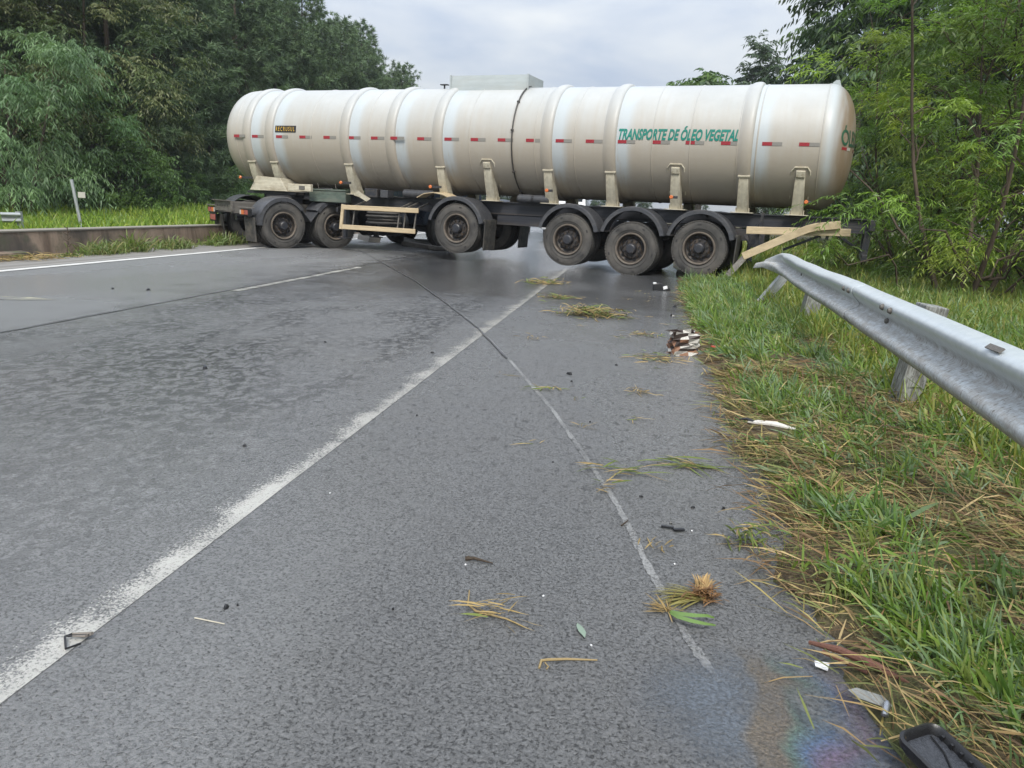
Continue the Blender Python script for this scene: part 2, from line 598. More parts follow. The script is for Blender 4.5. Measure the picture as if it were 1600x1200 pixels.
M['black'] = simple('black_plastic', (0.012, 0.012, 0.013), 0.35, 0, 0.3, 20, 0.1)
M['yellow'] = simple('yellow_lettering', (0.62, 0.38, 0.05), 0.4, 0, 0.1)
M['hose'] = simple('dark_hose', (0.05, 0.045, 0.04), 0.5, 0, 0.3)
M['cab'] = simple('dark_blue_cab_paint', (0.020, 0.028, 0.045), 0.3, 0, 0.2, 4, 0.05)
M['glass'] = simple('dark_window_glass', (0.015, 0.018, 0.02), 0.06, 0, 0.1, 4, 0.0)
M['white_car'] = simple('white_car_paint', (0.74, 0.75, 0.76), 0.25, 0, 0.04, 3, 0.02)
M['silver_car'] = simple('silver_car_paint', (0.42, 0.44, 0.46), 0.3, 0.3, 0.05, 3, 0.02)


def galv_mat():
    t = NT('weathered_galvanised_steel')
    o = t.obj()
    X, Y, Z = t.xyz(o)
    sp = t.n("ShaderNodeTexVoronoi", {"Scale": 26.0, "Vector": o}).outputs["Color"]
    spv = t.n("ShaderNodeSeparateColor", {0: sp}).outputs[0]
    c = t.mix(spv, (0.50, 0.545, 0.565), (0.56, 0.60, 0.615))
    st = t.noise(9, 7, 0.72, t.scaled(1.5, 0.8, 5.0, o))
    fn = t.noise(60, 4, 0.75, t.scaled(0.6, 1.0, 0.30, o))
    # spray dirt in trough and lower lip, with the trough's shade painted in
    low = t.ramp(Z, 0.70, 0.60, 0.0, 1.0)
    m = t.math('MULTIPLY', t.ramp(t.math('ADD', t.math('MULTIPLY', st, 0.6), t.math('MULTIPLY', fn, 0.4)), 0.30, 0.62), t.ramp(low, 0, 1, 0.10, 0.92))
    c = t.mix(m, c, (0.30, 0.28, 0.25))
    m2 = t.math('MULTIPLY', t.ramp(fn, 0.54, 0.68), t.ramp(low, 0, 1, 0.06, 0.8))
    c = t.mix(m2, c, (0.13, 0.118, 0.10))
    t.pbr(c, t.ramp(m, 0, 1, 0.34, 0.7), t.ramp(m, 0, 1, 0.25, 0.0), t.bump(t.noise(5, 4, 0.6, o), 0.25, 0.02), 0.5)
    return t.m


M['galv'] = galv_mat()
M['galv_post'] = simple('grey_steel_post', (0.36, 0.38, 0.38), 0.5, 0.3, 0.15, 12, 0.2, dirt=(0.12, 0.115, 0.10), dirt_amt=0.7)


def wood_mat():
    t = NT('weathered_grey_post')
    o = t.obj()
    g = t.noise(9, 7, 0.75, t.scaled(6, 6, 1.1, o))
    c = t.mix(t.ramp(g, 0.36, 0.62), (0.12, 0.118, 0.105), (0.29, 0.30, 0.285))
    k = t.ramp(t.noise(16, 5, 0.75, t.scaled(3, 3, 0.8, o)), 0.57, 0.66)
    c = t.mix(k, c, (0.035, 0.033, 0.03))
    t.pbr(c, 0.8, 0, t.bump(g, 0.5, 0.02), 0.3)
    return t.m


M['post'] = wood_mat()


def concrete_mat():
    t = NT('stained_brown_concrete')
    o = t.obj()
    st = t.noise(1.5, 7, 0.68, t.scaled(1.0, 1.7, 0.28, o), 0.3)
    bl = t.noise(0.8, 5, 0.6, o)
    c = t.mix(t.ramp(st, 0.33, 0.68), (0.11, 0.078, 0.056), (0.31, 0.235, 0.175))
    c = t.mix(t.ramp(bl, 0.50, 0.64, 0, 0.75), c, (0.055, 0.052, 0.048))
    gr = t.ramp(t.noise(3.1, 5, 0.65, o), 0.52, 0.70, 0, 0.55)
    c = t.mix(gr, c, (0.085, 0.095, 0.055))
    t.pbr(c, 0.8, 0, t.bump(t.noise(30, 5, 0.7, o), 0.5, 0.02), 0.3)
    return t.m


M['concrete'] = concrete_mat()
M['cap'] = simple('pale_wall_top', (0.24, 0.22, 0.185), 0.75, 0, 0.3, 5, 0.5, 40, dirt=(0.12, 0.11, 0.075), dirt_amt=0.5)
M['bark'] = simple('brown_bark', (0.075, 0.058, 0.043), 0.85, 0, 0.45, 9, 0.8, 40, 0.2)
M['bark_grey'] = simple('grey_bark', (0.115, 0.098, 0.080), 0.85, 0, 0.45, 9, 0.8, 40, 0.2)
M['leaf_bright'] = leaf_mat('bright_willow_leaf', 0.45, 0.38, 0.5)
M['leaf_dark'] = leaf_mat('dark_tree_leaf', 0.30, 0.45, 0.35)
M['needle'] = leaf_mat('pine_needle', 0.12, 0.55, 0.25)
M['grass'] = leaf_mat('grass_blade', 0.35, 0.42, 0.4)
M['straw'] = leaf_mat('dry_straw', 0.2, 0.6, 0.25, (1.1, 1.05, 0.8))

# ------------------------------------------------------------------ setting: ground, road, verge, median


def edge_x(y):
    """ragged right edge of the asphalt"""
    return 0.66 + 0.075 * n2(y, y * 0.3, 1.3, 1.0) + 0.045 * n2(y, 0, 4.7, 2.0) + 0.015 * n2(y, 1, 14.0, 2.0) + np.clip((np.asarray(y) - 9) * 0.022, 0, 0.3)


def verge_h(x, y):
    e = edge_x(y)
    d = np.maximum(np.asarray(x) - e, 0)
    h = 0.012 + 0.06 * (1 - np.exp(-d / 0.18))
    h = h + (0.025 * n2(x, y, 2.1, 3.0) + 0.012 * n2(x, y, 6.3, 5.0)) * (1 - np.exp(-d / 0.15))
    h = h - 0.10 * np.clip((np.asarray(x) - 2.6) / 5.0, 0, 1)
    return h


def median_h(x, y):
    d = np.maximum(-10.5 - np.asarray(x), 0)
    p = np.clip(-0.35 + 0.05 * (np.asarray(y) - 23), -0.45, 0.36)
    k = 1 - np.exp(-d / 4.0)
    return 0.36 * (1 - k) + p * k + 0.05 * n2(x, y, 0.9, 4.0) * k


def grid_mesh(name, xs, ys, fz, mats, kind='structure'):
    """xs: function (i-frac array, y) or array"""
    V, Fc = [], []
    nx = len(xs(0.0)) if callable(xs) else len(xs)
    for y in ys:
        row = xs(y) if callable(xs) else xs
        zz = fz(np.asarray(row, float), np.full(nx, y))
        V += [(float(a), float(y), float(b)) for a, b in zip(row, np.broadcast_to(zz, (nx,)))]
    for j in range(len(ys) - 1):
        for i in range(nx - 1):
            a = j * nx + i
            Fc.append((a, a + 1, a + 1 + nx, a + nx))
    me = bpy.data.meshes.new(name)
    me.from_pydata(V, [], Fc)
    me.polygons.foreach_set("use_smooth", [True] * len(Fc))
    o = link(name, me, None, mats)
    return tag(o, kind=kind)


def flat(name, pts, z, mat, kind='structure'):
    me = bpy.data.meshes.new(name)
    me.from_pydata([(x, y, z) for x, y in pts], [], [tuple(range(len(pts)))])
    return tag(link(name, me, None, [mat]), kind=kind)


def ribbon(name, pts, widths, z, mat):
    V, Fc = [], []
    for i, (x, y) in enumerate(pts):
        a = Vector(pts[max(i - 1, 0)])
        b = Vector(pts[min(i + 1, len(pts) - 1)])
        d = (b - a).normalized()
        s = Vector((d.y, -d.x)) * widths[i] * 0.5
        V += [(x - s.x, y - s.y, z), (x + s.x, y + s.y, z)]
        if i:
            k = 2 * i
            Fc.append((k - 2, k - 1, k + 1, k))
    me = bpy.data.meshes.new(name)
    me.from_pydata(V, [], Fc)
    return tag(link(name, me, None, [mat]), kind='structure')


flat('ground', [(-900, -300), (900, -300), (900, 1600), (-900, 1600)], -0.9, M['field'])
ys_road = [-12, -4, 0, 4, 8, 12, 16, 20, 26, 34, 45, 60, 90, 140, 220]
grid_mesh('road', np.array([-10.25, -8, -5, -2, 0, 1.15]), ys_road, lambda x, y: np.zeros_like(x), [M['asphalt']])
vy = np.concatenate([np.arange(-6, 0.8, 0.4), np.arange(0.8, 6, 0.055), np.arange(6, 16, 0.14), np.arange(16, 40, 1.0), np.array([45, 60, 90, 140, 220])])
vf = np.concatenate([np.linspace(0, 0.3, 9), np.linspace(0.38, 3.0, 26), np.linspace(3.3, 9, 14), np.array([12, 18, 30, 60, 120])])
grid_mesh('verge', lambda y: edge_x(y) + vf, vy, lambda x, y: np.where(x - edge_x(y) < 1e-6, 0.002, verge_h(x, y)), [M['soil']])
mx = -10.48 - np.concatenate([np.linspace(0, 6, 13), np.linspace(7, 20, 12), np.array([26, 40, 80, 150])])
grid_mesh('median_ground', mx[::-1], np.concatenate([np.arange(-6, 50, 1.2), np.array([60, 90, 140, 220])]), median_h, [M['median']])
flat('shoulder', [(-10.06, -12), (-8.86, -12), (-8.86, 140), (-10.06, 140)], 0.004, M['shoulder'])

edge_pts = [(-1.495, y) for y in np.arange(-3, 60, 0.5)]
ribbon('edge_line', edge_pts, [0.160 + 0.008 * float(n2(y, 0, 2.2, 1)) for _, y in edge_pts], 0.0025, M['edge_paint'])
ribbon('median_edge_line', [(-8.70, y) for y in np.arange(-3, 80, 2.0)], [0.17] * 42, 0.008, M['line_paint'])
for y0, y1 in ((9.1, 13.6), (25.5, 29.5), (41, 45)):
    ribbon('lane_dash', [(-5.03, y0), (-5.03, (y0 + y1) / 2), (-5.03, y1)], [0.12] * 3, 0.004, M['dash_paint'])
jp = [(-5.13 + 0.012 * float(n2(y, 0, 3.0, 1)), y) for y in np.arange(-3, 18.0, 0.25)]
ribbon('tar_joint', jp, [0.028 + 0.012 * float(n2(y, 1, 5.0, 2)) for _, y in jp], 0.006, M['tar'])
ribbon('old_paint_patch', [(-7.1, 7.1), (-6.8, 7.18), (-6.45, 7.3), (-6.15, 7.38)], [0.22, 0.30, 0.24, 0.02], 0.004, M['yellow_paint'])
sk = [(-6.84, 18.4), (-4.9, 14.6), (-3.41, 11.72), (-2.35, 9.4), (-1.56, 7.61), (-0.91, 5.89), (-0.46, 4.62), (-0.19, 3.73), (-0.01, 3.12), (0.12, 2.54), (0.23, 2.10), (0.30, 1.91)]


def densify(pts, n):
    out = []
    for i in range(len(pts) - 1):
        for k in range(n):
            f = k / n
            out.append((pts[i][0] * (1 - f) + pts[i + 1][0] * f, pts[i][1] * (1 - f) + pts[i + 1][1] * f))
    return out + [pts[-1]]


skd = densify(sk, 8)
ribbon('skid_mark', skd[:40], [0.019 + 0.009 * float(n2(x, y, 4, 1)) for x, y in skd[:40]], 0.010, M['tar'])
sc2 = densify(sk[3:], 60)
ribbon('scrape_mark', [(x + 0.012 + 0.004 * float(n2(x, y, 33, 4)), y) for x, y in sc2], [max(0.010, 0.026 + 0.009 * float(n2(x, y, 9, 2)) + 0.004 * float(n2(x, y, 47, 5))) for x, y in sc2], 0.0022, M['scrape'])


def oil_mat():
    t = NT('oil_film')
    o = t.obj()
    w = t.noise(2.2, 3, 0.5, o, 0.6)
    mask = t.noise(3.2, 5, 0.62, o, 0.5)
    X, Y, Z = t.xyz(o)
    rad = t.math('SQRT', t.math('ADD', t.math('POWER', t.math('DIVIDE', X, 0.40), 2.0), t.math('POWER', t.math('DIVIDE', Y, 0.34), 2.0)))
    m = t.math('MULTIPLY', t.ramp(rad, 1.0, 0.35), t.ramp(mask, 0.30, 0.56))
    fine = t.noise(95, 3, 0.7, o)
    coarse = t.noise(38, 4, 0.7, o)
    wave = t.math('ADD', t.math('MULTIPLY', t.math('ADD', X, 0.30), 1.75), t.math('MULTIPLY', t.math('SUBTRACT', w, 0.5), 0.75))
    rp = t.n("ShaderNodeValToRGB")
    cr = rp.color_ramp
    cr.elements[0].position, cr.elements[0].color = 0.0, (0.17, 0.20, 0.24, 1)
    cr.elements[1].position, cr.elements[1].color = 1.0, (0.16, 0.19, 0.23, 1)
    for p, c in ((0.40, (0.19, 0.225, 0.27, 1)), (0.47, (0.24, 0.195, 0.14, 1)), (0.57, (0.23, 0.185, 0.135, 1)), (0.62, (0.14, 0.23, 0.19, 1)), (0.72, (0.12, 0.20, 0.35, 1)), (0.82, (0.24, 0.16, 0.27, 1)), (0.90, (0.14, 0.19, 0.30, 1))):
        e = cr.elements.new(p)
        e.color = c
    t.set(rp.inputs[0], wave)
    c = t.mix(t.ramp(fine, 0.36, 0.66, 0.35, 1.0), (0.03, 0.03, 0.032), rp.outputs[0])
    h = t.math('ADD', t.math('MULTIPLY', coarse, 0.75), t.math('MULTIPLY', fine, 0.5))
    p = t.pbr(c, 0.3, 0, t.bump(h, 0.8, 0.02), 0.6)
    tp = t.n("ShaderNodeBsdfTransparent")
    ms = t.n("ShaderNodeMixShader", {0: t.math('MULTIPLY', m, 0.6)})
    t.set(ms.inputs[1], tp.outputs[0])
    t.set(ms.inputs[2], p.outputs[0])
    t.t.links.new(ms.outputs[0], t.out.inputs["Surface"])
    return t.m


of = flat('oil_film', [(-0.42, -0.36), (0.30, -0.36), (0.30, 0.36), (-0.42, 0.36)], 0, oil_mat())
of.location = (0.42, 1.80, 0.004)

# concrete wall along the median
wall = empty('concrete_wall', (-10.3, 12, 0), 0, 'low brown stained concrete wall along the far side of the road', 'wall')
mb = MB()
wy = np.arange(-8, 60, 1.0)
fr = [((float(-0.0 + 0.02 * n2(y, 0, .4, 1)), float(y - 12), 0), (1, 0, 0), (0, 0, 1)) for y in wy]
mb.sweep([(-0.17, -0.2), (0.20, -0.2), (0.185, 0.02), (0.14, 0.41), (-0.14, 0.41)], fr)
mb.build('wall_body', M['concrete'], wall, 30)
mb = MB()
mb.sweep([(-0.16, 0.411), (0.155, 0.411), (0.155, 0.436), (-0.16, 0.44)], fr)
mb.build('wall_cap', M['cap'], wall, 30)
kb = MB()
kb.sweep([(0.205, 0.0), (0.42, 0.0), (0.40, 0.10), (0.215, 0.12)], [((0, y - 12, 0), (1, 0, 0), (0, 0, 1)) for y in (7.5, 8.5, 9.6, 10.9, 11.4)])
kb.build('kerb', M['concrete'], wall, 30)

# ------------------------------------------------------------------ wheels (shared by trailer and tractor)
TYRE_PROF = []


def tyre_profile(r, w):
    """(along, radius) outline of a tyre from inner bead to outer bead, with tread grooves"""
    h = w / 2
    p = [(-h * 0.72, r * 0.56), (-h * 0.93, r * 0.64), (-h * 1.0, r * 0.76), (-h * 0.97, r * 0.88), (-h * 0.90, r * 0.955), (-h * 0.80, r * 0.985)]
    for g in (-0.45, 0.0, 0.45):
        p += [(h * (g - 0.10), r), (h * (g - 0.07), r * 0.972), (h * (g + 0.07), r * 0.972), (h * (g + 0.10), r)]
    p += [(h * 0.80, r * 0.985), (h * 0.90, r * 0.955), (h * 0.97, r * 0.88), (h * 1.0, r * 0.76), (h * 0.93, r * 0.64), (h * 0.72, r * 0.56)]
    return p


def make_wheel_meshes():
    r, w = 0.535, 0.29
    mb = MB()
    mb.lathe(tyre_profile(r, w), 56, 'y')
    # raised ring, shoulder blocks and moulded sidewall bars
    mb.lathe([(-w / 2 - 0.004, r * 0.70), (-w / 2 - 0.008, r * 0.71), (-w / 2 - 0.004, r * 0.72)], 48, 'y')
    for k in range(56):
        a = 2 * math.pi * (k + 0.5) / 56
        for s in (-1, 1):
            R = Matrix.Rotation(-a, 3, 'Y')
            mb.box(R @ Vector((r * 0.972, s * w * 0.44, 0)), (0.022, 0.034, 0.040), R)
    for k, a in enumerate((0.5, 1.65, 2.9, 4.15, 5.3)):   # moulded size plates on the sidewall
        R = Matrix.Rotation(-a, 3, 'Y')
        mb.box(R @ Vector((r * 0.845, -w / 2 * 0.985, 0)), (0.030, 0.008, 0.085 if k % 2 else 0.055), R, 1)
    tyre = mb.build('tyre', [M['rubber'], M['tyre_mark']], None, 40)
    mb = MB()
    mb.lathe([(-w / 2 + 0.015, 0.318), (-w / 2 - 0.010, 0.308), (-w / 2 - 0.008, 0.290), (-w / 2 + 0.02, 0.276)], 48, 'y', mi=1)
    mb.lathe([(-w / 2 + 0.02, 0.276), (-w / 2 + 0.06, 0.268), (-w / 2 + 0.125, 0.262),
              (-w / 2 + 0.145, 0.225), (-w / 2 + 0.105, 0.185), (-w / 2 + 0.095, 0.10), (-w / 2 + 0.10, 0.0)], 48, 'y')
    mb.lathe([(-w / 2 + 0.02, 0.312), (w / 2 - 0.02, 0.30)], 48, 'y')
    rim = mb.build('rim', [M['rim'], M['rim_lip']], None, 35)
    mb = MB()                                            # one hand hole; copied round the disc
    mb.lathe([(0.0, 0.030), (0.0, 0.0)], 12, 'y', (0.215, -w / 2 + 0.128, 0))
    mb.lathe([(-0.004, 0.036), (-0.006, 0.031), (0.0, 0.030)], 12, 'y', (0.215, -w / 2 + 0.128, 0))
    holes = mb.build('hand_hole', M['black'], None, 35)
    mb = MB()
    mb.lathe([(-w / 2 + 0.09, 0.115), (-w / 2 + 0.02, 0.105), (-w / 2 - 0.015, 0.095), (-w / 2 - 0.03, 0.075), (-w / 2 - 0.032, 0.0)], 24, 'y')
    for k in range(10):
        a = 2 * math.pi * (k + 0.5) / 10
        c = (0.165 * math.cos(a), 0, 0.165 * math.sin(a))
        mb.lathe([(-w / 2 + 0.088, 0.019), (-w / 2 + 0.045, 0.016), (-w / 2 + 0.043, 0.0)], 6, 'y', c)
    hub = mb.build('hub', M['chassis'], None, 35)
    return tyre, rim, hub, holes


WH = make_wheel_meshes()
first_wheel = [True]


def place_wheel(root, x, y, z, side, rot, dual=True):
    """side -1: outer face towards -y"""
    w = bpy.data.objects.new('wheel', None)
    col.objects.link(w)
    w.parent = root
    w.location = (x, y, z)
    w.rotation_euler = (0, rot, 0 if side < 0 else math.pi)
    for src in WH[:3]:
        if first_wheel[0]:
            src.parent = w
            o = src
        else:
            o = share(src, w)
    for k in range(10 if side < 0 else 0):
        if first_wheel[0]:
            WH[3].parent = w
            first_wheel[0] = False
        else:
            share(WH[3], w, (0, 0, 0), (0, 2 * math.pi * k / 10, 0))
    first_wheel[0] = False
    if dual:
        o = share(WH[0], w, (0, 0.335, 0))
    return w


# ------------------------------------------------------------------ tanker semitrailer
TZ = 2.60
TR = 1.15
RX, RD, RE = 13.55, 0.52, 0.80                          # rear head: start, depth, roundness
tr = empty('tanker_trailer', (-9.814, 19.35, 0), math.radians(-13.782),
           'long cream tanker trailer jackknifed right across the wet road', 'tanker trailer')

# vessel: ellipsoidal ends, true cylinder between
prof = []
for k in range(13):
    a = math.pi / 2 * k / 12
    prof.append((0.10 - 0.60 * math.cos(a), max(0.002, TR * math.sin(a) ** 0.85)))
for x in np.linspace(0.6, 13.2, 22):
    prof.append((float(x), TR))
for k in range(21):
    a = math.pi / 2 * (1 - k / 20)
    prof.append((RX + RD * math.cos(a), max(0.002, TR * math.sin(a) ** RE)))
mb = MB().lathe(prof, 128, 'x', (0, 0, TZ))
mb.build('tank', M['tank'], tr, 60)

rib0 = None
for x in RIBS:
    if rib0 is None:
        mb = MB().lathe([(-0.16, TR + 0.001), (-0.12, TR + 0.020), (-0.07, TR + 0.044), (0.0, TR + 0.054), (0.05, TR + 0.052), (0.085, TR + 0.038), (0.10, TR + 0.020), (0.108, TR + 0.001)], 96, 'x', (0, 0, 0))
        rib0 = mb.build('rib', M['tank'], tr, 60)
        rib0.location = (x, 0, TZ)
        me = rib0.data
        me.materials.clear()
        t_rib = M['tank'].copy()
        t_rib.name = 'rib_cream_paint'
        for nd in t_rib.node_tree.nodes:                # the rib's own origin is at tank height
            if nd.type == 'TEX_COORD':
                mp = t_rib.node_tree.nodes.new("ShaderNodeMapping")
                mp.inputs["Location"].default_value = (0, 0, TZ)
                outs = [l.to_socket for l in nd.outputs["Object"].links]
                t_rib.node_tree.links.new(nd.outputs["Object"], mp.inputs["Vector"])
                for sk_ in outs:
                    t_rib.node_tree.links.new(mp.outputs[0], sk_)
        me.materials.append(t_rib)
    else:
        share(rib0, tr, (x, 0, TZ))
seam0 = None
for x in (0.22, 2.42, 4.00, 6.52, 8.02, 8.88, 10.47, 11.20, 12.08, 12.42, 13.52):
    if seam0 is None:
        seam0 = MB().lathe([(-0.014, TR - 0.002), (-0.007, TR + 0.010), (0.007, TR + 0.010), (0.014, TR - 0.002)], 96, 'x').build('weld_seam', M['tank'], tr, 60)
        seam0.location = (x, 0, TZ)
        seam0.data.materials.clear()
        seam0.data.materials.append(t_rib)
    else:
        share(seam0, tr, (x, 0, TZ))


def on_tank(x, z, off=0.0, side=-1):
    """point on the vessel's flank at height z (rear head included)"""
    r = TR
    if x > RX:
        c = min(1.0, (x - RX) / RD)
        r = TR * (math.sqrt(max(0.0, 1 - c * c))) ** RE
    r += off
    dz = z - TZ
    return (x, side * math.sqrt(max(0.0, r * r - dz * dz)), z)


# overflow hose down the flank with clamps
pts = []
for k in range(22):
    a = math.radians(78 - 165 * k / 21)
    pts.append((7.52, -(TR + 0.025) * math.cos(a), TZ + (TR + 0.035) * math.sin(a)))
MB().tube(pts, 0.016, 8).build('drain_hose', M['hose'], tr, 60)
cl = None
for deg in (40, 8, -34, -62):
    a = math.radians(deg)
    p = (7.52, -(TR + 0.03) * math.cos(a), TZ + (TR + 0.03) * math.sin(a))
    if cl is None:
        cl = MB().box((0, 0, 0), (0.06, 0.04, 0.035)).build('hose_clamp', M['hose'], tr, 0, 0.005)
        cl.location, cl.rotation_euler = p, (a, 0, 0)
    else:
        share(cl, tr, p, (-a, 0, 0))

# spill coaming on top
mb = MB()
for s in (-1, 1):
    mb.sweep([(-0.015, 3.60), (0.015, 3.60), (0.015, 3.78), (0.045 * -s, 3.80), (0.045 * -s, 3.965), (0.045 * -s - 0.03, 3.965), (-0.015, 3.78)],
             [((x, s * 0.45, 0), (0, 1, 0), (0, 0, 1)) for x in (5.70, 7.52)])
mb.build('coaming_side', M['coaming'], tr, 20)
mb = MB()
for x in (5.70, 7.52):
    mb.box((x, 0, 3.855), (0.025, 0.86, 0.23))
for x in (5.69, 7.535):
    mb.box((x, -0.47, 3.79), (0.03, 0.05, 0.37))
mb.build('coaming_end', M['coaming'], tr, 0, 0.006)
for x in (6.1, 6.65, 7.15):
    MB().lathe([(3.70, 0.24), (3.84, 0.24), (3.86, 0.20), (3.90, 0.08), (3.905, 0.0)], 24, 'z', (x, 0, 0)).build('manhole_lid', M['coaming'], tr)
MB().box((5.35, -0.12, 3.83), (0.18, 0.10, 0.02)).tube([(5.35, -0.12, 3.72), (5.35, -0.12, 3.83)], 0.02).build('vent', M['black'], tr)
MB().add([(13.50, -0.02, 3.74), (13.70, -0.02, 3.72), (13.66, -0.02, 3.83), (13.60, -0.02, 3.83), (13.50, 0.02, 3.74), (13.70, 0.02, 3.72), (13.66, 0.02, 3.83), (13.60, 0.02, 3.83)],
         [(0, 1, 2, 3), (7, 6, 5, 4), (0, 4, 5, 1), (1, 5, 6, 2), (2, 6, 7, 3), (3, 7, 4, 0)]).build('lifting_lug', M['coaming'], tr, 0)
mb = MB()                                               # thin handrail wire along the crest behind the coaming
mb.tube([(7.8 + 0.4 * k, 0.5, 3.72 + 0.05) for k in range(14)], 0.012, 5)
for k in range(0, 14, 3):
    mb.tube([(7.8 + 0.4 * k, 0.5, 3.6), (7.8 + 0.4 * k, 0.5, 3.77)], 0.010, 5)
mb.build('handrail', M['dusty'], tr)

# reflective strips: red half, grey half, wrapped on the flank
strip0 = None
for i, x in enumerate([0.42, 0.88, 1.60, 2.28, 2.96, 3.62, 4.25, 4.79, 5.44, 6.11, 6.74, 7.37, 8.01, 8.66, 9.30, 9.96, 10.64, 11.29, 11.95, 12.69, 13.33]):
    if strip0 is None:
        mb = MB()
        for h, (xa, xb) in enumerate(((-0.175, 0.0), (0.0, 0.175))):
            vs = []
            for zz in (-0.032, 0.032):
                for xx in (xa, xb):
                    vs.append((xx, -math.sqrt((TR + 0.005) ** 2 - zz * zz), zz))
            vs += [(v[0], v[1] + 0.006, v[2]) for v in vs]
            mb.add(vs, [(0, 1, 3, 2), (4, 6, 7, 5), (0, 2, 6, 4), (1, 5, 7, 3), (2, 3, 7, 6), (0, 4, 5, 1)], h)
        strip0 = mb.build('reflector_strip', [M['red'], M['grey_tape']], tr, 0)
        so = strip0
    else:
        so = share(strip0, tr)
    near_rib = any(abs(x - rb) < 0.2 for rb in RIBS)
    yo_ = 0.052 if near_rib else 0.0
    so.location = (x, -yo_, 2.565)
    so.rotation_euler = (0, 0, -0.05 if i == 0 else 0.0)
    far = share(strip0, tr, (x, yo_, 2.565), (0, 0, math.pi + (0.05 if i == 0 else 0)))


def text_mesh(body, size, shear=0.0, offset=0.0, width=1.0):
    cu = bpy.data.curves.new("lettering", 'FONT')
    cu.body = body
    cu.size = size
    cu.shear = shear
    cu.offset = offset
    cu.resolution_u = 3
    o = bpy.data.objects.new("lettering", cu)
    col.objects.link(o)
    dg = bpy.context.evaluated_depsgraph_get()
    me = bpy.data.meshes.new_from_object(o.evaluated_get(dg))
    bpy.data.objects.remove(o)
    bpy.data.curves.remove(cu)
    return me


def wrap_text(name, body, x0, x1, z0, z1, mat, shear=0.25, offset=0.0, off=0.006, ref=None):
    me = text_mesh(body, 1.0, shear, offset)
    import bmesh
    bm = bmesh.new()
    bm.from_mesh(me)
    xs = [v.co.x for v in bm.verts]
    ys = [v.co.y for v in bm.verts]
    xa, xb = min(xs), max(xs)
    ya, yb = min(ys), (ref if ref is not None else max(ys))
    for q in np.linspace(ya, yb, 7)[1:-1]:
        bmesh.ops.bisect_plane(bm, geom=bm.verts[:] + bm.edges[:] + bm.faces[:], plane_co=(0, float(q), 0), plane_no=(0, 1, 0))
    if x1 > 13.4:
        for q in np.linspace(xa, xb, 12)[1:-1]:
            bmesh.ops.bisect_plane(bm, geom=bm.verts[:] + bm.edges[:] + bm.faces[:], plane_co=(float(q), 0, 0), plane_no=(1, 0, 0))
    for v in bm.verts:
        x = x0 + (x1 - x0) * (v.co.x - xa) / (xb - xa)
        z = z0 + (z1 - z0) * (v.co.y - ya) / (yb - ya)
        v.co = on_tank(x, z, off)
    bmesh.ops.recalc_face_normals(bm, faces=bm.faces)
    bm.to_mesh(me)
    bm.free()
    me.materials.clear()
    return link(name, me, tr, [mat])


# capitals reach 0.70 em; the accent above them goes higher
lt = wrap_text('lettering', 'TRANSPORTE DE OLEO VEGETAL', 9.79, 12.09, 2.600, 2.805, M['green_text'], 0.26, 0.036, 0.008, 0.70)
ax_, az_ = 9.79 + 2.30 * 0.553, 2.820
MB().add([on_tank(ax_, az_, 0.009), on_tank(ax_ + 0.030, az_, 0.009), on_tank(ax_ + 0.068, az_ + 0.048, 0.009), on_tank(ax_ + 0.028, az_ + 0.048, 0.009)], [(0, 1, 2, 3)]).build('accent', M['green_text'], lt, 0)


def rear_text():
    """word across the rear head: lies in the head's own surface, seen edge-on from the road"""
    me = text_mesh('ÓLEO VEGETAL', 1.0, 0.0, 0.015)
    import bmesh
    bm = bmesh.new()
    bm.from_mesh(me)
    xs = [v.co.x for v in bm.verts]
    xa, xb = min(xs), max(xs)
    for q in np.linspace(xa, xb, 40)[1:-1]:
        bmesh.ops.bisect_plane(bm, geom=bm.verts[:] + bm.edges[:] + bm.faces[:], plane_co=(float(q), 0, 0), plane_no=(1, 0, 0))
    for q in np.linspace(0, 0.7, 6)[1:-1]:
        bmesh.ops.bisect_plane(bm, geom=bm.verts[:] + bm.edges[:] + bm.faces[:], plane_co=(0, float(q), 0), plane_no=(0, 1, 0))
    for v in bm.verts:
        y = -0.99 + 1.98 * (v.co.x - xa) / (xb - xa)
        z = 2.585 + 0.27 * v.co.y / 0.70
        rr = min(0.999, math.hypot(y, z - TZ) / TR)
        sn = rr ** (1 / RE)
        v.co = (RX + RD * math.sqrt(max(0, 1 - sn * sn)) + 0.008, y, z)
    bm.to_mesh(me)
    bm.free()
    me.materials.clear()
    link('rear_lettering', me, tr, [M['dark_text']])


rear_text()
mb = MB()
for i, y in enumerate((-0.80, -0.25, 0.25, 0.80)):
    for h, (ya, yb) in enumerate(((y - 0.15, y), (y, y + 0.15))):
        vs = []
        for zz in (2.50, 2.55):
            for yy in (ya, yb):
                sn = min(0.999, math.hypot(yy, zz - TZ) / TR) ** (1 / RE)
                vs.append((RX + RD * math.sqrt(1 - sn * sn) + 0.006, yy, zz))
        mb.add(vs, [(0, 1, 3, 2)], h)
mb.build('rear_reflector', [M['red'], M['white_tape']], tr, 0)

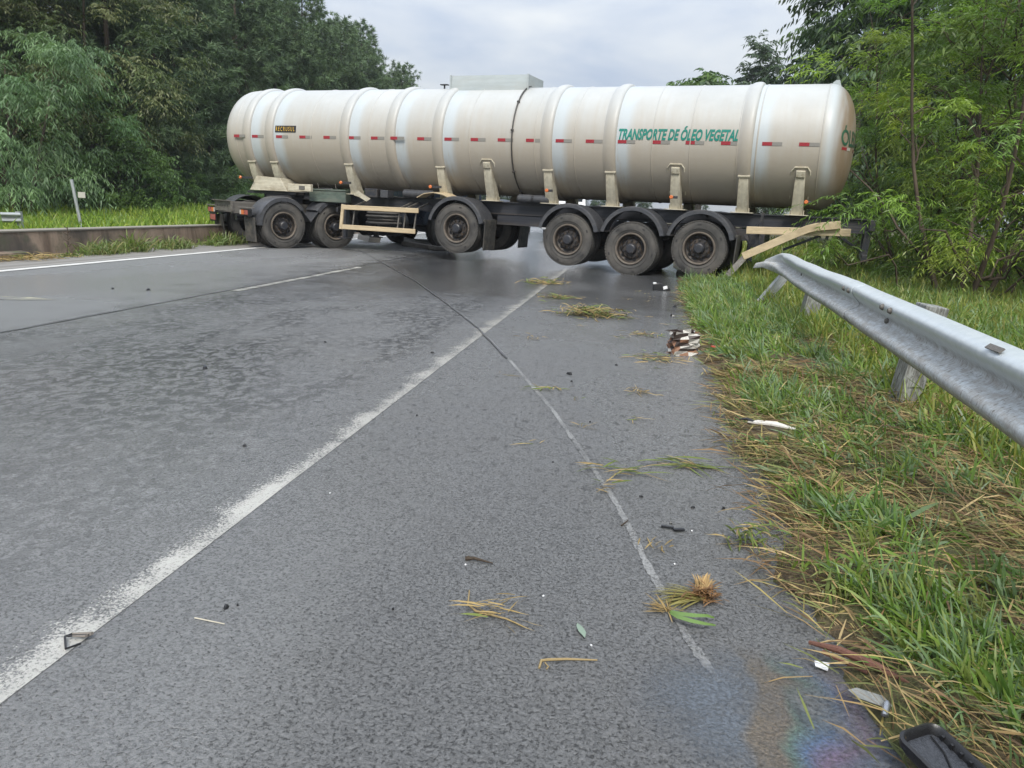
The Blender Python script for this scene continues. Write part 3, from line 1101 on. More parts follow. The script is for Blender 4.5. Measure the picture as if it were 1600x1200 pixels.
# maker's plate
mb = MB()
vs = []
for zz in (2.665, 2.74, 2.815):
    for xx in (1.40, 2.00):
        vs.append(on_tank(xx, zz, 0.010))
vs += [(v[0], v[1] + 0.012, v[2]) for v in vs]
mb.add(vs, [(0, 1, 3, 2), (2, 3, 5, 4), (6, 8, 9, 7), (8, 10, 11, 9), (0, 2, 8, 6), (2, 4, 10, 8), (1, 7, 9, 3), (3, 9, 11, 5), (4, 5, 11, 10), (0, 6, 7, 1)])
mb.build('name_plate', M['black'], tr, 0)
wrap_text('plate_lettering', 'R E C R U S U L', 1.43, 1.97, 2.69, 2.79, M['yellow'], 0.0, 0.0, 0.016)
MB().box((1.70, -TR + 0.003, 2.674), (0.53, 0.012, 0.008)).build('plate_underline', M['yellow'], tr, 0)

# saddles: tapered legs carrying the vessel
SADDLES = [(0.56, 0), (1.24, 0), (3.38, 0), (5.78, 0), (6.92, 1), (8.30, 0), (9.64, 0), (10.95, 1), (12.24, 0), (13.24, 1)]


def saddle(x, capped, side):
    mb = MB()
    wtop, wbot = 0.085, 0.105
    zt = 2.03 if capped else 1.98
    fr_ = []
    for k, z in enumerate(np.linspace(zt, 1.315, 7)):
        f = k / 6
        yo = -(1.03 - 0.30 * f ** 1.3)
        w = wtop + (wbot - wtop) * f
        fr_.append((x, yo, z, w))
    vs, fs = [], []
    for (xx, yo, z, w) in fr_:
        dz = z - TZ
        ysurf = -math.sqrt(max(0.0, (TR - 0.02) ** 2 - dz * dz))
        yi = max(ysurf, yo + 0.10) if ysurf < yo else ysurf
        yo2 = min(yo, ysurf - 0.03) if z > 1.75 else yo
        vs += [(xx - w, yo2, z), (xx + w, yo2, z), (xx + w, yo2 + 0.22, z), (xx - w, yo2 + 0.22, z)]
    n = len(fr_)
    for k in range(n - 1):
        for j in range(4):
            j2 = (j + 1) % 4
            fs.append((4 * k + j, 4 * k + j2, 4 * k + 4 + j2, 4 * k + 4 + j))
    fs += [(3, 2, 1, 0), (4 * n - 4, 4 * n - 3, 4 * n - 2, 4 * n - 1)]
    if side > 0:
        vs = [(v[0], -v[1], v[2]) for v in vs]
    mb.add(vs, fs)
    s = -1 if side < 0 else 1
    mb.box((x, s * 0.68, 1.325), (0.42, 0.24, 0.014))                  # foot plate
    mb.box((x - 0.12, s * 0.66, 1.37), (0.012, 0.18, 0.09))
    mb.box((x + 0.12, s * 0.66, 1.37), (0.012, 0.18, 0.09))
    o = mb.build('saddle', M['cream'], tr, 25)
    if capped:
        y, z = s * 1.035, 2.06
        MB().box((x, y, z), (0.16, 0.08, 0.12), Matrix.Rotation(-s * 0.38, 3, 'X')).build('saddle_cap', M['cream'], o, 0, 0.01)
        pts = [(x + q[0], *on_tank(x, q[1], 0.008, s)[1:]) for q in ((-0.16, 1.62), (-0.16, 2.10), (-0.11, 2.17), (0.11, 2.17), (0.16, 2.10), (0.16, 1.62))]
        MB().tube(pts, 0.016, 6).build('saddle_weld', M['cream'], o)
    else:
        MB().box((x, s * 1.015, 1.99), (0.22, 0.07, 0.035), Matrix.Rotation(-s * 0.3, 3, 'X')).build('saddle_bracket', M['cream'], o, 0, 0.006)


for x, c in SADDLES:
    saddle(x, c, -1)
    saddle(x, c, 1)

# frame rails (I sections), cross members, front coupler
for s in (-1, 1):
    mb = MB()
    y = s * 0.52
    I = [(-0.075, 1.045), (0.075, 1.045), (0.075, 1.063), (0.007, 1.067), (0.007, 1.292), (0.075, 1.296), (0.075, 1.314), (-0.075, 1.314), (-0.075, 1.296), (-0.007, 1.292), (-0.007, 1.067), (-0.075, 1.063)]
    I2 = [(p, 1.314 - (1.314 - q) * 0.62) for p, q in I]
    mb.sweep(I2, [((x, y, 0), (0, 1, 0), (0, 0, 1)) for x in (0.5, 2.9)])
    mb.sweep(I, [((x, y, 0), (0, 1, 0), (0, 0, 1)) for x in (2.903, 14.55)])
    if s < 0:
        for k in range(6):
            mb.lathe([(-0.013, 0.02), (-0.013, 0.0)], 8, 'y', (7.6 + 0.13 * k, y, 1.22))
    mb.build('frame_rail', M['chassis'], tr, 25)
for x in (2.9, 4.4, 5.9, 7.6, 9.56, 10.9, 12.3, 13.4, 14.5):
    MB().box((x, 0, 1.17), (0.08, 1.02, 0.16)).build('cross_member', M['chassis'], tr, 0, 0.006)
for s in (-1, 1):
    MB().beam((4.7, s * 0.53, 1.15), (6.7, s * 0.53, 0.93), 0.09, 0.16).beam((7.0, s * 0.53, 0.93), (12.4, s * 0.53, 0.90), 0.09, 0.22).build('bogie_beam', M['chassis'], tr, 0, 0.008)
mb = MB()
mb.add([(0.44, -0.98, 1.31), (1.58, -0.98, 1.31), (1.38, -0.98, 1.62), (0.66, -0.98, 1.66), (0.44, 0.98, 1.31), (1.58, 0.98, 1.31), (1.38, 0.98, 1.62), (0.66, 0.98, 1.66)],
       [(0, 1, 2, 3), (7, 6, 5, 4), (0, 4, 5, 1), (1, 5, 6, 2), (3, 7, 4, 0)])
mb.build('coupler_skirt', M['cream'], tr, 0, 0.01)
MB().box((1.0, 0, 1.27), (1.5, 1.7, 0.06)).lathe([(1.10, 0.05), (1.26, 0.05)], 16, 'z', (1.0, 0, 0)).build('kingpin_plate', M['chassis'], tr)
bx = MB().box((2.0, -1.0, 1.415), (0.66, 0.10, 0.17)).build('hose_box', M['cream'], tr, 0, 0.012)
MB().box((2.08, -1.054, 1.415), (0.17, 0.012, 0.09)).build('box_plate', M['dusty'], bx, 0, 0.004)
MB().box((2.60, -0.62, 1.26), (1.05, 0.30, 0.30)).box((2.60, -0.775, 1.39), (1.07, 0.03, 0.03)).build('front_box', M['greenbox'], tr, 0, 0.01)
mb = MB()
for x in (2.35, 2.85):
    mb.tube([(x, -0.75, 1.4), (x, -0.8, 1.54)], 0.012, 6)
mb.build('bracket_pin', M['dusty'], tr)
MB().box((3.95, -0.80, 1.37), (0.34, 0.30, 0.20)).build('valve_box', M['chassis'], tr, 0, 0.012)
MB().box((4.30, -0.82, 1.36), (0.20, 0.26, 0.17)).build('valve_box', M['fender'], tr, 0, 0.012)
for x in (4.9, 5.25, 7.75, 8.05):
    MB().lathe([(-0.22, 0.0), (-0.22, 0.06), (-0.18, 0.09), (0.18, 0.09), (0.22, 0.06), (0.22, 0.0)], 18, 'x', (x, -0.72, 1.40)).build('air_tank', M['fender'], tr)
MB().box((7.80, -0.76, 1.44), (0.24, 0.02, 0.07)).build('white_plate', M['white_tape'], tr, 0)
MB().add([(3.50, -0.98, 1.30), (3.62, -1.0, 1.42), (3.74, -1.0, 1.36), (3.95, -0.96, 1.24), (3.84, -0.96, 1.17), (3.66, -0.98, 1.26)], [(0, 1, 2, 3, 4, 5)]).build('torn_bracket', M['cream'], tr, 0)
bp = MB()
for k, (x, z) in enumerate(((5.36, 1.33), (5.56, 1.42), (5.75, 1.44), (5.93, 1.42), (6.05, 1.37))):
    pass
bp.sweep([(-1.22, 0), (-0.75, 0.02), (-0.75, 0.035), (-1.22, 0.015)], [((x, 0, z), (0, 1, 0), (0, 0, 1)) for x, z in ((5.32, 1.31), (5.50, 1.40), (5.72, 1.43), (5.95, 1.40), (6.10, 1.34))])
bp.build('bent_guard_panel', M['plank'], tr, 30)

# axles, wheels, fenders, flaps
AX = [(6.32, 0.70), (8.89, 0.615), (10.23, 0.515), (11.57, 0.61)]
for i, (x, z) in enumerate(AX):
    MB().tube([(x, -0.80, z), (x, 0.80, z)], 0.075, 12).box((x, -0.5, z + 0.17), (0.14, 0.12, 0.24)).box((x, 0.5, z + 0.17), (0.14, 0.12, 0.24)).build('axle', M['chassis'], tr)
    for s in (-1, 1):
        place_wheel(tr, x, s * 1.075, z, s, rng.uniform(0, 6.28), True)
        # leaf spring under the rail
        mb = MB()
        for k in range(4):
            L = 0.62 - 0.11 * k
            mb.sweep([(-0.045, 0), (0.045, 0), (0.045, 0.018), (-0.045, 0.018)],
                     [((x + L * t, s * 0.60, z + 0.13 - 0.02 * k + 0.09 * t * t), (0, 1, 0), (0, 0, 1)) for t in np.linspace(-1, 1, 9)])
        mb.build('leaf_spring', M['chassis'], tr, 30)


def fender_part(x, z, s, root, flap_side, r=0.655, a_lo=10, a_hi=168, width=0.62, ym=1.27):
    """rounded plastic wing: shell plus rolled outer lip and three moulded ridges"""
    mb = MB()
    fr_ = []
    for a in np.radians(np.linspace(a_lo, a_hi, 25)):
        fr_.append(((x, 0, z), a))
    y0, y1 = s * ym, s * (ym - width)
    prof_ = [(y0, -0.06), (y0 - s * 0.015, -0.06), (y0 - s * 0.015, -0.004), (y0 - s * 0.10, 0.0)]
    for q in (0.24, 0.36, 0.48):
        prof_ += [(y0 - s * (q - 0.03), 0.0), (y0 - s * (q - 0.015), 0.016), (y0 - s * (q + 0.015), 0.016), (y0 - s * (q + 0.03), 0.0)]
    prof_ += [(y1, 0.0), (y1, 0.014), (y0 - s * 0.02, 0.022), (y0, 0.008)]
    b = len(mb.v)
    n = len(prof_)
    for (o, a) in fr_:
        rr = r
        for (yy, dr) in prof_:
            mb.v.append((o[0] + (rr + dr) * math.cos(a), yy, o[2] + (rr + dr) * math.sin(a)))
    for i in range(len(fr_) - 1):
        for k in range(n):
            k2 = (k + 1) % n
            mb.f.append((b + i * n + k, b + i * n + k2, b + (i + 1) * n + k2, b + (i + 1) * n + k))
            mb.m.append(0)
    mb.f += [tuple(b + k for k in range(n)), tuple(b + (len(fr_) - 1) * n + k for k in range(n))]
    mb.m += [0, 0]
    return mb.build('fender', M['fender'], root, 30)


for i, (x, z) in enumerate(AX):
    zf = 0.70 if i == 0 else 0.675
    for s in (-1, 1):
        fender_part(x - 0.02 * (i == 0), zf, s, tr, 1, 0.66 if i == 0 else 0.645, 12, 166)
        MB().tube([(x, s * 0.55, 1.22), (x, s * 0.85, 1.30), (x, s * 1.2, zf + 0.655)], 0.02, 6).build('fender_stay', M['chassis'], tr)
for s in (-1, 1):
    MB().box((7.02, s * 0.98, 0.58), (0.02, 0.58, 0.62), Matrix.Rotation(0.05, 3, 'Y')).box((7.02, s * 0.98, 0.90), (0.04, 0.60, 0.04)).build('mudflap', M['flap'], tr, 0, 0.004)
    MB().box((12.26, s * 0.98, 0.58), (0.02, 0.58, 0.60), Matrix.Rotation(0.04, 3, 'Y')).box((12.26, s * 0.98, 0.88), (0.04, 0.60, 0.04)).build('mudflap', M['flap'], tr, 0, 0.004)

# side guard on the left: two rails, end upright, hangers
gp = [(3.42, -1.25, 1.03), (5.39, -1.25, 1.03)]
MB().beam((3.42, -1.25, 1.02), (5.39, -1.25, 1.03), 0.04, 0.105).build('guard_rail', M['plank'], tr, 0, 0.008)
MB().beam((3.36, -1.25, 0.575), (5.32, -1.25, 0.575), 0.04, 0.105).build('guard_rail', M['plank'], tr, 0, 0.008)
MB().beam((3.335, -1.253, 0.52), (3.40, -1.253, 1.08), 0.045, 0.075, (1, 0, 0)).build('guard_upright', M['plank'], tr, 0, 0.006)
mb = MB()
for x in (3.62, 4.82, 4.98, 5.25):
    mb.beam((x, -1.20, 0.56), (x + 0.05, -1.17, 1.06), 0.02, 0.03, (1, 0, 0))
    mb.beam((x + 0.03, -1.2, 1.05), (x + 0.03, -0.6, 1.2), 0.03, 0.03)
mb.build('guard_hanger', M['dusty'], tr, 0)
# landing legs
for s in (-1, 1):
    MB().box((3.05, s * 0.68, 0.92), (0.14, 0.14, 0.70)).box((3.05, s * 0.68, 0.50), (0.10, 0.10, 0.40)).box((3.05, s * 0.68, 0.29), (0.26, 0.24, 0.025)).tube([(3.05, s * 0.75, 1.0), (3.05, s * 1.0, 1.0), (3.05, s * 1.0, 0.9)], 0.015).build('landing_leg', M['chassis'], tr, 30)
# spare wheel carrier hoops seen behind the guard
mb = MB()
for k in range(4):
    mb.lathe([(-0.03, 0.40 - 0.03 * (k % 2)), (0.0, 0.43 - 0.03 * (k % 2)), (0.03, 0.40 - 0.03 * (k % 2))], 28, 'z', (4.1, -0.62, 0.70 + 0.075 * k))
mb.build('spare_tyre', M['rubber'], tr)

# broken guard on the right
MB().beam((12.42, -1.22, 1.005), (14.22, -1.22, 1.06), 0.05, 0.135).build('guard_beam', M['plank'], tr, 0, 0.010)
mb = MB()
path = [(12.42, -1.30, 0.52), (13.32, -1.30, 1.00), (13.50, -1.30, 1.085), (13.64, -1.30, 1.13), (14.04, -1.29, 1.19)]
fr_ = []
for i, p in enumerate(path):
    d = (Vector(path[min(i + 1, 4)]) - Vector(path[max(i - 1, 0)])).normalized()
    up = Vector((0, 1, 0)).cross(d)
    fr_.append((p, (0, 1, 0), -up))
mb.sweep([(-0.028, -0.07), (0.028, -0.07), (0.028, 0.07), (-0.028, 0.07)], fr_)
mb.build('bent_guard_beam', M['plank'], tr, 30, 0.006)
MB().beam((12.52, -1.26, 0.60), (12.17, -1.45, 0.12), 0.11, 0.02, (0, 1, 0)).build('snapped_brace', M['dusty'], tr, 0)
mb = MB()
mb.beam((12.68, -1.15, 1.34), (12.60, -1.12, 0.66), 0.05, 0.05, (1, 0, 0))
mb.beam((13.90, -1.12, 1.32), (13.78, -1.12, 0.62), 0.05, 0.05, (1, 0, 0))
mb.beam((12.6, -0.55, 1.15), (12.6, -1.2, 1.05), 0.05, 0.05)
mb.beam((13.9, -0.55, 1.15), (13.9, -1.2, 1.05), 0.05, 0.05)
mb.build('guard_hanger', M['chassis'], tr, 0, 0.004)
MB().beam((13.72, -1.10, 0.98), (13.10, -1.02, 0.68), 0.04, 0.045).build('loose_strut', M['chassis'], tr, 0, 0.004)
MB().beam((14.0, -0.9, 1.0), (14.45, -0.6, 0.72), 0.04, 0.045).build('loose_strut', M['chassis'], tr, 0, 0.004)
# rear underrun and tail bar
for s in (-1, 1):
    MB().box((14.50, s * 0.92, 0.86), (0.11, 0.20, 0.46), Matrix.Rotation(0.04, 3, 'Y')).build('underrun_post', M['chassis'], tr, 0, 0.01)
MB().box((14.56, 0, 1.20), (0.10, 2.3, 0.20)).build('tail_bar', M['chassis'], tr, 0, 0.01)
MB().box((14.50, 0, 0.62), (0.10, 2.2, 0.13)).build('underrun_bar', M['chassis'], tr, 0, 0.01)
MB().box((12.55, 0, 0.80), (0.3, 1.1, 0.26)).build('hanger_block', M['chassis'], tr, 0, 0.01)
mb = MB()
for k in range(3):
    mb.tube([(12.35 + 0.03 * k, -0.9, 0.9), (12.5, -1.0, 0.72 - 0.05 * k), (12.42, -1.02, 0.52), (12.55, -0.95, 0.42 + 0.04 * k)], 0.018, 6)
mb.build('torn_pipe', M['chassis'], tr)


def marker(x, y, z, stalk):
    s_ = bpy.data.objects.new('side_marker', None)
    mb = MB()
    mb.lathe([(-0.018, 0.0), (-0.02, 0.026), (-0.01, 0.037), (0.012, 0.037)], 16, 'y', (x, y, z))
    o = mb.build('side_marker', M['amber'], tr)
    mb = MB()
    if stalk:
        mb.box((x + stalk / 2, y + 0.03, z), (stalk, 0.03, 0.05))
    else:
        mb.box((x + 0.03, y + 0.03, z), (0.12, 0.03, 0.05))
    mb.build('marker_bracket', M['chassis'], o, 0, 0.004)


for x, z, st in ((0.28, 1.60, 0.35), (3.24, 1.57, 0.26), (5.60, 1.56, 0.26), (8.34, 1.58, 0.12), (10.93, 1.55, 0.12), (13.40, 1.56, 0.0), (14.56, 1.24, -0.06)):
    marker(x, -1.12, z, st)
for x in (8.34, 13.40):
    marker(x, 1.12, 1.57, 0)

# ------------------------------------------------------------------ tractor unit, folded back under the trailer's nose
TH = math.radians(51)
tc = empty('tractor_unit', (-8.22, 17.22, 0), TH, 'dark tractor unit jackknifed beneath the nose of the tanker, tail facing left', 'truck')
for s, y in ((-1, 0.145), (1, 2.255)):
    for x in (0.0, 1.36):
        place_wheel(tc, x, y, 0.525, s, rng.uniform(0, 6.28), True)
    w = place_wheel(tc, 4.75, y, 0.525, s, 0.4, False)
for x in (0.0, 1.36, 4.75):
    MB().tube([(x, 0.35, 0.525), (x, 2.05, 0.525)], 0.08, 12).build('axle', M['chassis'], tc)
MB().lathe([(-0.22, 0.10), (-0.15, 0.22), (0.15, 0.22), (0.22, 0.10)], 24, 'x', (-0.02, 1.2, 0.54)).build('differential', M['chassis'], tc)
for y in (0.80, 1.60):
    MB().sweep([(-0.04, 0.76), (0.04, 0.76), (0.04, 0.775), (-0.03, 0.78), (-0.03, 1.0), (0.04, 1.005), (0.04, 1.02), (-0.04, 1.02)],
               [((x, y, 0), (0, 1, 0), (0, 0, 1)) for x in (-0.92, 5.8)]).build('frame_rail', M['dusty'], tc, 25)
mb = MB()
mb.sweep([(-0.03, 0.80), (0.03, 0.80), (0.03, 1.03), (-0.10, 1.05), (-0.10, 1.03), (-0.03, 1.02)], [((-0.93, y, 0), (1, 0, 0), (0, 0, 1)) for y in (0.72, 1.68)])
eb = mb.build('end_beam', M['dusty'], tc, 25)
mb = MB()
for y in (0.9, 1.05, 1.2, 1.35, 1.5):
    mb.lathe([(-0.966, 0.028), (-0.966, 0.0)], 10, 'x', (0, y, 0.92))
mb.build('bolt_hole', M['black'], eb, 0)
MB().box((0.2, 1.2, 1.06), (0.12, 0.9, 0.08)).box((1.9, 1.2, 1.0), (0.16, 0.8, 0.18)).build('cross_member', M['chassis'], tc, 0, 0.006)
mb = MB()
pl_ = []
for k in range(28):
    a = math.radians(25 + 310 * k / 27)
    pl_.append((0.45 * math.cos(a + math.pi) + 0.62, 1.2 + 0.46 * math.sin(a + math.pi)))
b = len(pl_)
mb.add([(x, y, 1.22) for x, y in pl_] + [(x, y, 1.16) for x, y in pl_], [tuple(range(b)), tuple(reversed(range(b, 2 * b)))] + [(i, i + b, (i + 1) % b + b, (i + 1) % b) for i in range(b)])
mb.box((0.62, 0.85, 1.09), (0.5, 0.12, 0.16)).box((0.62, 1.55, 1.09), (0.5, 0.12, 0.16))
mb.build('fifth_wheel', M['chassis'], tc, 0)


def tractor_fender(x, s, yo, a_lo, a_hi):
    mb = MB()
    prof_ = [(0.0, -0.09), (0.015, -0.09), (0.02, -0.008), (0.08, 0.0), (0.60, 0.0), (0.60, 0.014), (0.06, 0.02), (0.0, -0.005)]
    angs = np.radians(np.linspace(a_lo, a_hi, 21))
    n = len(prof_)
    for a in angs:
        for (yy, dr) in prof_:
            mb.v.append((x + (0.625 + dr) * math.cos(a), yo - s * yy if s > 0 else yo + yy, 0.545 + (0.625 + dr) * math.sin(a)))
    for i in range(len(angs) - 1):
        for k in range(n):
            k2 = (k + 1) % n
            mb.f.append((i * n + k, i * n + k2, (i + 1) * n + k2, (i + 1) * n + k))
            mb.m.append(0)
    mb.f += [tuple(range(n)), tuple((len(angs) - 1) * n + k for k in range(n))]
    mb.m += [0, 0]
    return mb.build('fender', M['fender'], tc, 30)


for s, yo in ((-1, -0.02), (1, 2.42)):
    tractor_fender(0.0, s, yo, 38, 182)
    tractor_fender(1.36, s, yo, 2, 146)
    ym = yo + 0.31 if s < 0 else yo - 0.31
    MB().sweep([(-0.30, 0.0), (0.30, 0.0), (0.30, 0.02), (-0.30, 0.02)], [((0.40, ym, 0.955), (0, 1, 0), (0, 0, 1)), ((0.68, ym, 0.62), (0, 1, 0), (0, 0, 1)), ((0.96, ym, 0.955), (0, 1, 0), (0, 0, 1))]).build('fender_valley', M['fender'], tc, 0)
    MB().box((-0.70, ym - 0.02, 0.42), (0.018, 0.56, 0.55), Matrix.Rotation(-0.06, 3, 'Y')).build('mudflap', M['flap'], tc, 0, 0.004)
    MB().beam((-0.62, ym, 0.72), (-0.62, 1.2 + (ym - 1.2) * 0.35, 0.86), 0.05, 0.05).build('fender_stay', M['chassis'], tc, 0)
    yl = ym - 0.03 if s < 0 else ym + 0.06
    lampo = MB().box((-0.80, yl, 0.80), (0.10, 0.46, 0.15)).build('tail_lamp', M['black'], tc, 0, 0.012)
    MB().box((-0.855, yl + s * 0.13, 0.80), (0.02, 0.17, 0.11)).build('lamp_lens', M['lens_red'], lampo, 0, 0.01)
    MB().box((-0.855, yl - s * 0.06, 0.80), (0.02, 0.13, 0.11)).build('lamp_lens', M['amber'], lampo, 0, 0.01)
    MB().box((-0.855, yl - s * 0.17, 0.80), (0.02, 0.06, 0.10)).build('lamp_lens', M['white_tape'], lampo, 0, 0.006)
    MB().box((-0.79, yl, 0.905), (0.20, 0.50, 0.02)).build('lamp_shelf', M['dusty'], tc, 0, 0.004)
MB().box((-0.86, 2.10, 0.62), (0.02, 0.30, 0.13)).build('rear_plate', M['lens_red'], tc, 0, 0.006)
MB().box((-0.83, 2.14, 0.68), (0.05, 0.36, 0.32)).build('lamp_board', M['black'], tc, 0, 0.01)
mb = MB()
for k in range(4):
    mb.tube([(-0.8, 1.0 + 0.12 * k, 0.9), (-0.6, 1.02 + 0.1 * k, 0.72), (-0.2, 1.1 + 0.05 * k, 0.74)], 0.018, 6)
mb.tube([(-0.75, 0.95, 0.66), (-0.45, 0.95, 0.66)], 0.07, 12)
mb.build('air_line', M['chassis'], tc)
for y in (0.16, 1.74):
    MB().lathe([(-0.62, 0.0), (-0.62, 0.30), (-0.58, 0.33), (0.58, 0.33), (0.62, 0.30), (0.62, 0.0)], 28, 'x', (2.95, y + 0.25, 0.64)).build('fuel_tank', M['chassis'], tc)
    mb = MB()
    for k in range(3):
        mb.lathe([(-0.03, 0.335), (0, 0.345), (0.03, 0.335)], 28, 'x', (2.55 + 0.4 * k, y + 0.25, 0.64))
    mb.build('tank_strap', M['fender'], tc)
# cab
def cab_shell():
    mb = MB()
    pts = [(3.95, 1.02), (3.95, 3.05), (4.25, 3.22), (5.55, 3.10), (5.88, 2.20), (5.98, 1.25), (5.98, 0.35), (5.40, 0.35), (5.34, 0.85), (5.10, 1.10), (4.75, 1.18), (4.40, 1.10), (4.16, 0.85), (4.12, 0.62), (3.95, 0.62)]
    n = len(pts)
    mb.add([(x, 0.02, z) for x, z in pts] + [(x, 2.38, z) for x, z in pts], [tuple(range(n)), tuple(reversed(range(n, 2 * n)))] + [(i, i + n, (i + 1) % n + n, (i + 1) % n) for i in range(n)])
    return mb.build('cab', M['cab'], tc, 0, 0.05)


cab_shell()
mb = MB()
mb.add([(5.60, 0.16, 2.98), (5.60, 2.24, 2.98), (5.895, 2.24, 2.22), (5.895, 0.16, 2.22)], [(0, 1, 2, 3)])
for y in (0.005, 2.395):
    mb.add([(4.75, y, 2.1), (5.65, y, 2.1), (5.48, y, 2.85), (4.75, y, 2.85)], [(0, 1, 2, 3)])
mb.build('cab_window', M['glass'], tc, 0)
for y in (-0.14, 2.54):
    MB().box((5.72, y, 2.45), (0.10, 0.22, 0.55)).tube([(5.6, 0.05 if y < 0 else 2.35, 2.6), (5.72, y, 2.6)], 0.02).build('door_mirror', M['black'], tc, 0, 0.02)
MB().box((6.02, 1.2, 0.62), (0.14, 2.36, 0.36)).build('bumper', M['fender'], tc, 0, 0.03)
mb = MB()
for k in range(5):
    mb.box((5.99, 1.2, 1.15 + 0.16 * k), (0.04, 1.6, 0.10))
mb.build('grille', M['black'], tc, 0, 0.01)
for y in (0.40, 2.0):
    MB().box((6.08, y, 0.70), (0.05, 0.40, 0.16)).build('headlight', M['glass'], tc, 0, 0.02)

# ------------------------------------------------------------------ guardrails
W_PROF = [(0.0, 0.156), (0.012, 0.154), (0.068, 0.122), (0.083, 0.104), (0.083, 0.082), (0.068, 0.062), (0.010, 0.020), (0.0, 0.008), (0.0, -0.008),
          (0.010, -0.020), (0.068, -0.062), (0.083, -0.082), (0.083, -0.104), (0.068, -0.122), (0.012, -0.154), (0.0, -0.156)]


def w_beam(mb, frames):
    """frames: (origin, out, up, flatten)"""
    out, inn = [], []
    n = len(W_PROF)
    b = len(mb.v)
    for (o, A, B, fl) in frames:
        o, A, B = Vector(o), Vector(A).normalized(), Vector(B).normalized()
        for (p, q) in W_PROF:
            mb.v.append(tuple(o + A * p * fl + B * q))
        for (p, q) in W_PROF:
            mb.v.append(tuple(o + A * (p * fl - 0.005) + B * q))
    k2 = 2 * n
    for i in range(len(frames) - 1):
        for k in range(n - 1):
            a = b + i * k2 + k
            mb.f.append((a, a + 1, a + 1 + k2, a + k2))
            mb.f.append((a + n + 1, a + n, a + n + k2, a + n + k2 + 1))
            mb.m += [0, 0]
        for k in (0, n - 1):
            a = b + i * k2 + k
            mb.f.append((a, a + n, a + n + k2, a + k2))
            mb.m.append(0)
    for i in (0, len(frames) - 1):
        for k in range(n - 1):
            a = b + i * k2 + k
            mb.f.append((a, a + 1, a + n + 1, a + n))
            mb.m.append(0)
    return mb


gr = empty('guardrail', (1.7, 5, 0), 0, 'long galvanised guardrail along the grass verge with a crumpled far end', 'guardrail')


def rail_x(y):
    return 1.46 + (y - 2.9) * 0.066


def rail_frames(y0, y1, dx=0.0):
    fr_ = []
    for y in np.arange(y0, y1 + 0.01, 0.25):
        w = 0.012 * float(n2(y, 0, 1.1, 6))
        tilt = 0.16 + 0.05 * float(n2(y, 1, 0.8, 3))
        A = Vector((-math.cos(tilt), 0.06, math.sin(tilt)))
        fr_.append(((rail_x(y) - 1.7 + w + dx, y - 5, 0.625 + 0.01 * float(n2(y, 2, 0.7, 1))), A, Vector((math.sin(tilt), 0, math.cos(tilt))), 1.0))
    return fr_


mb = w_beam(MB(), rail_frames(-4.0, 6.5))
mb.build('rail_beam', M['galv'], gr, 50)
fr2 = rail_frames(6.1, 11.0, -0.008)
end = [((0.325, 6.35, 0.62), (-0.93, 0.1, 0.40), (0.36, 0, 0.93), 0.95), ((0.33, 6.75, 0.62), (-0.8, 0.1, 0.62), (0.55, 0.1, 0.83), 0.85),
       ((0.27, 7.10, 0.60), (-0.5, 0.1, 0.86), (0.80, 0.25, 0.50), 0.7), ((0.17, 7.35, 0.54), (-0.15, -0.3, 0.90), (0.75, 0.45, 0.30), 0.7)]
mb = w_beam(MB(), fr2 + end)
mb.build('crumpled_beam', M['galv'], gr, 50)
b0 = None
for (y, dz) in ((4.9, .085), (5.1, .085), (6.2, .085), (6.2, -.085), (6.4, .085), (6.4, -.085), (5.2, 0.0), (9.3, 0.0), (2.35, .085), (2.35, -.085), (2.55, .085)):
    tilt = 0.16
    px = rail_x(y) - 1.7 - 0.078 * math.cos(tilt) if dz else rail_x(y) - 1.7 - 0.012
    pz = 0.625 + dz + 0.078 * math.sin(tilt) * (dz != 0)
    if b0 is None:
        b0 = MB().tube([(0.004, 0, 0), (-0.014, 0, 0)], [0.022, 0.013], 10).build('bolt', M['dusty'], gr)
        b0.location = (px, y - 5, pz)
    else:
        share(b0, gr, (px, y - 5, pz))
mb = MB()
for y in (3.3,):
    mb.box((rail_x(y) - 1.7 - 0.052, y - 5, 0.763), (0.006, 0.13, 0.026), Matrix.Rotation(0.85, 3, 'Y'))
mb.build('rail_reflector', M['dusty'], gr, 0)


def rail_post(x, y, h, w, d, lean_x, lean_y, mat, label, rz=0.0):
    o = MB().box((0, 0, (h - 0.25) / 2), (w, d, h + 0.25)).build('guardrail_post', mat, None, 0, 0.008)
    o.location = (x, y, 0.0)
    o.rotation_euler = (lean_y, lean_x, rz)
    return tag(o, label, 'guardrail post', 'posts behind the long guardrail')


rail_post(1.84, 5.42, 0.73, 0.15, 0.16, 0.12, 0.03, M['post'], 'near weathered grey post leaning back behind the guardrail, its top sticking up', 0.1)
rail_post(1.97, 9.3, 0.58, 0.17, 0.16, 0.14, 0.05, M['post'], 'middle weathered grey post half hidden under the guardrail', 0.05)
p3 = MB().sweep([(-0.06, -0.04), (0.06, -0.04), (0.06, -0.03), (-0.05, -0.03), (-0.05, 0.03), (0.06, 0.03), (0.06, 0.04), (-0.06, 0.04)],
                [((0, 0, -0.2), (1, 0, 0), (0, 1, 0)), ((0, 0, 0.62), (1, 0, 0), (0, 1, 0))]).build('guardrail_post', M['galv_post'], None, 0)
p3.location, p3.rotation_euler = (1.72, 11.3, 0), (0.1, 0.62, 0.3)
tag(p3, 'blue-grey steel channel post knocked over under the crumpled rail end', 'guardrail post', 'posts behind the long guardrail')
rail_post(1.56, 1.4, 0.80, 0.17, 0.16, 0.08, 0.0, M['post'], 'upright weathered post at the near end of the guardrail')

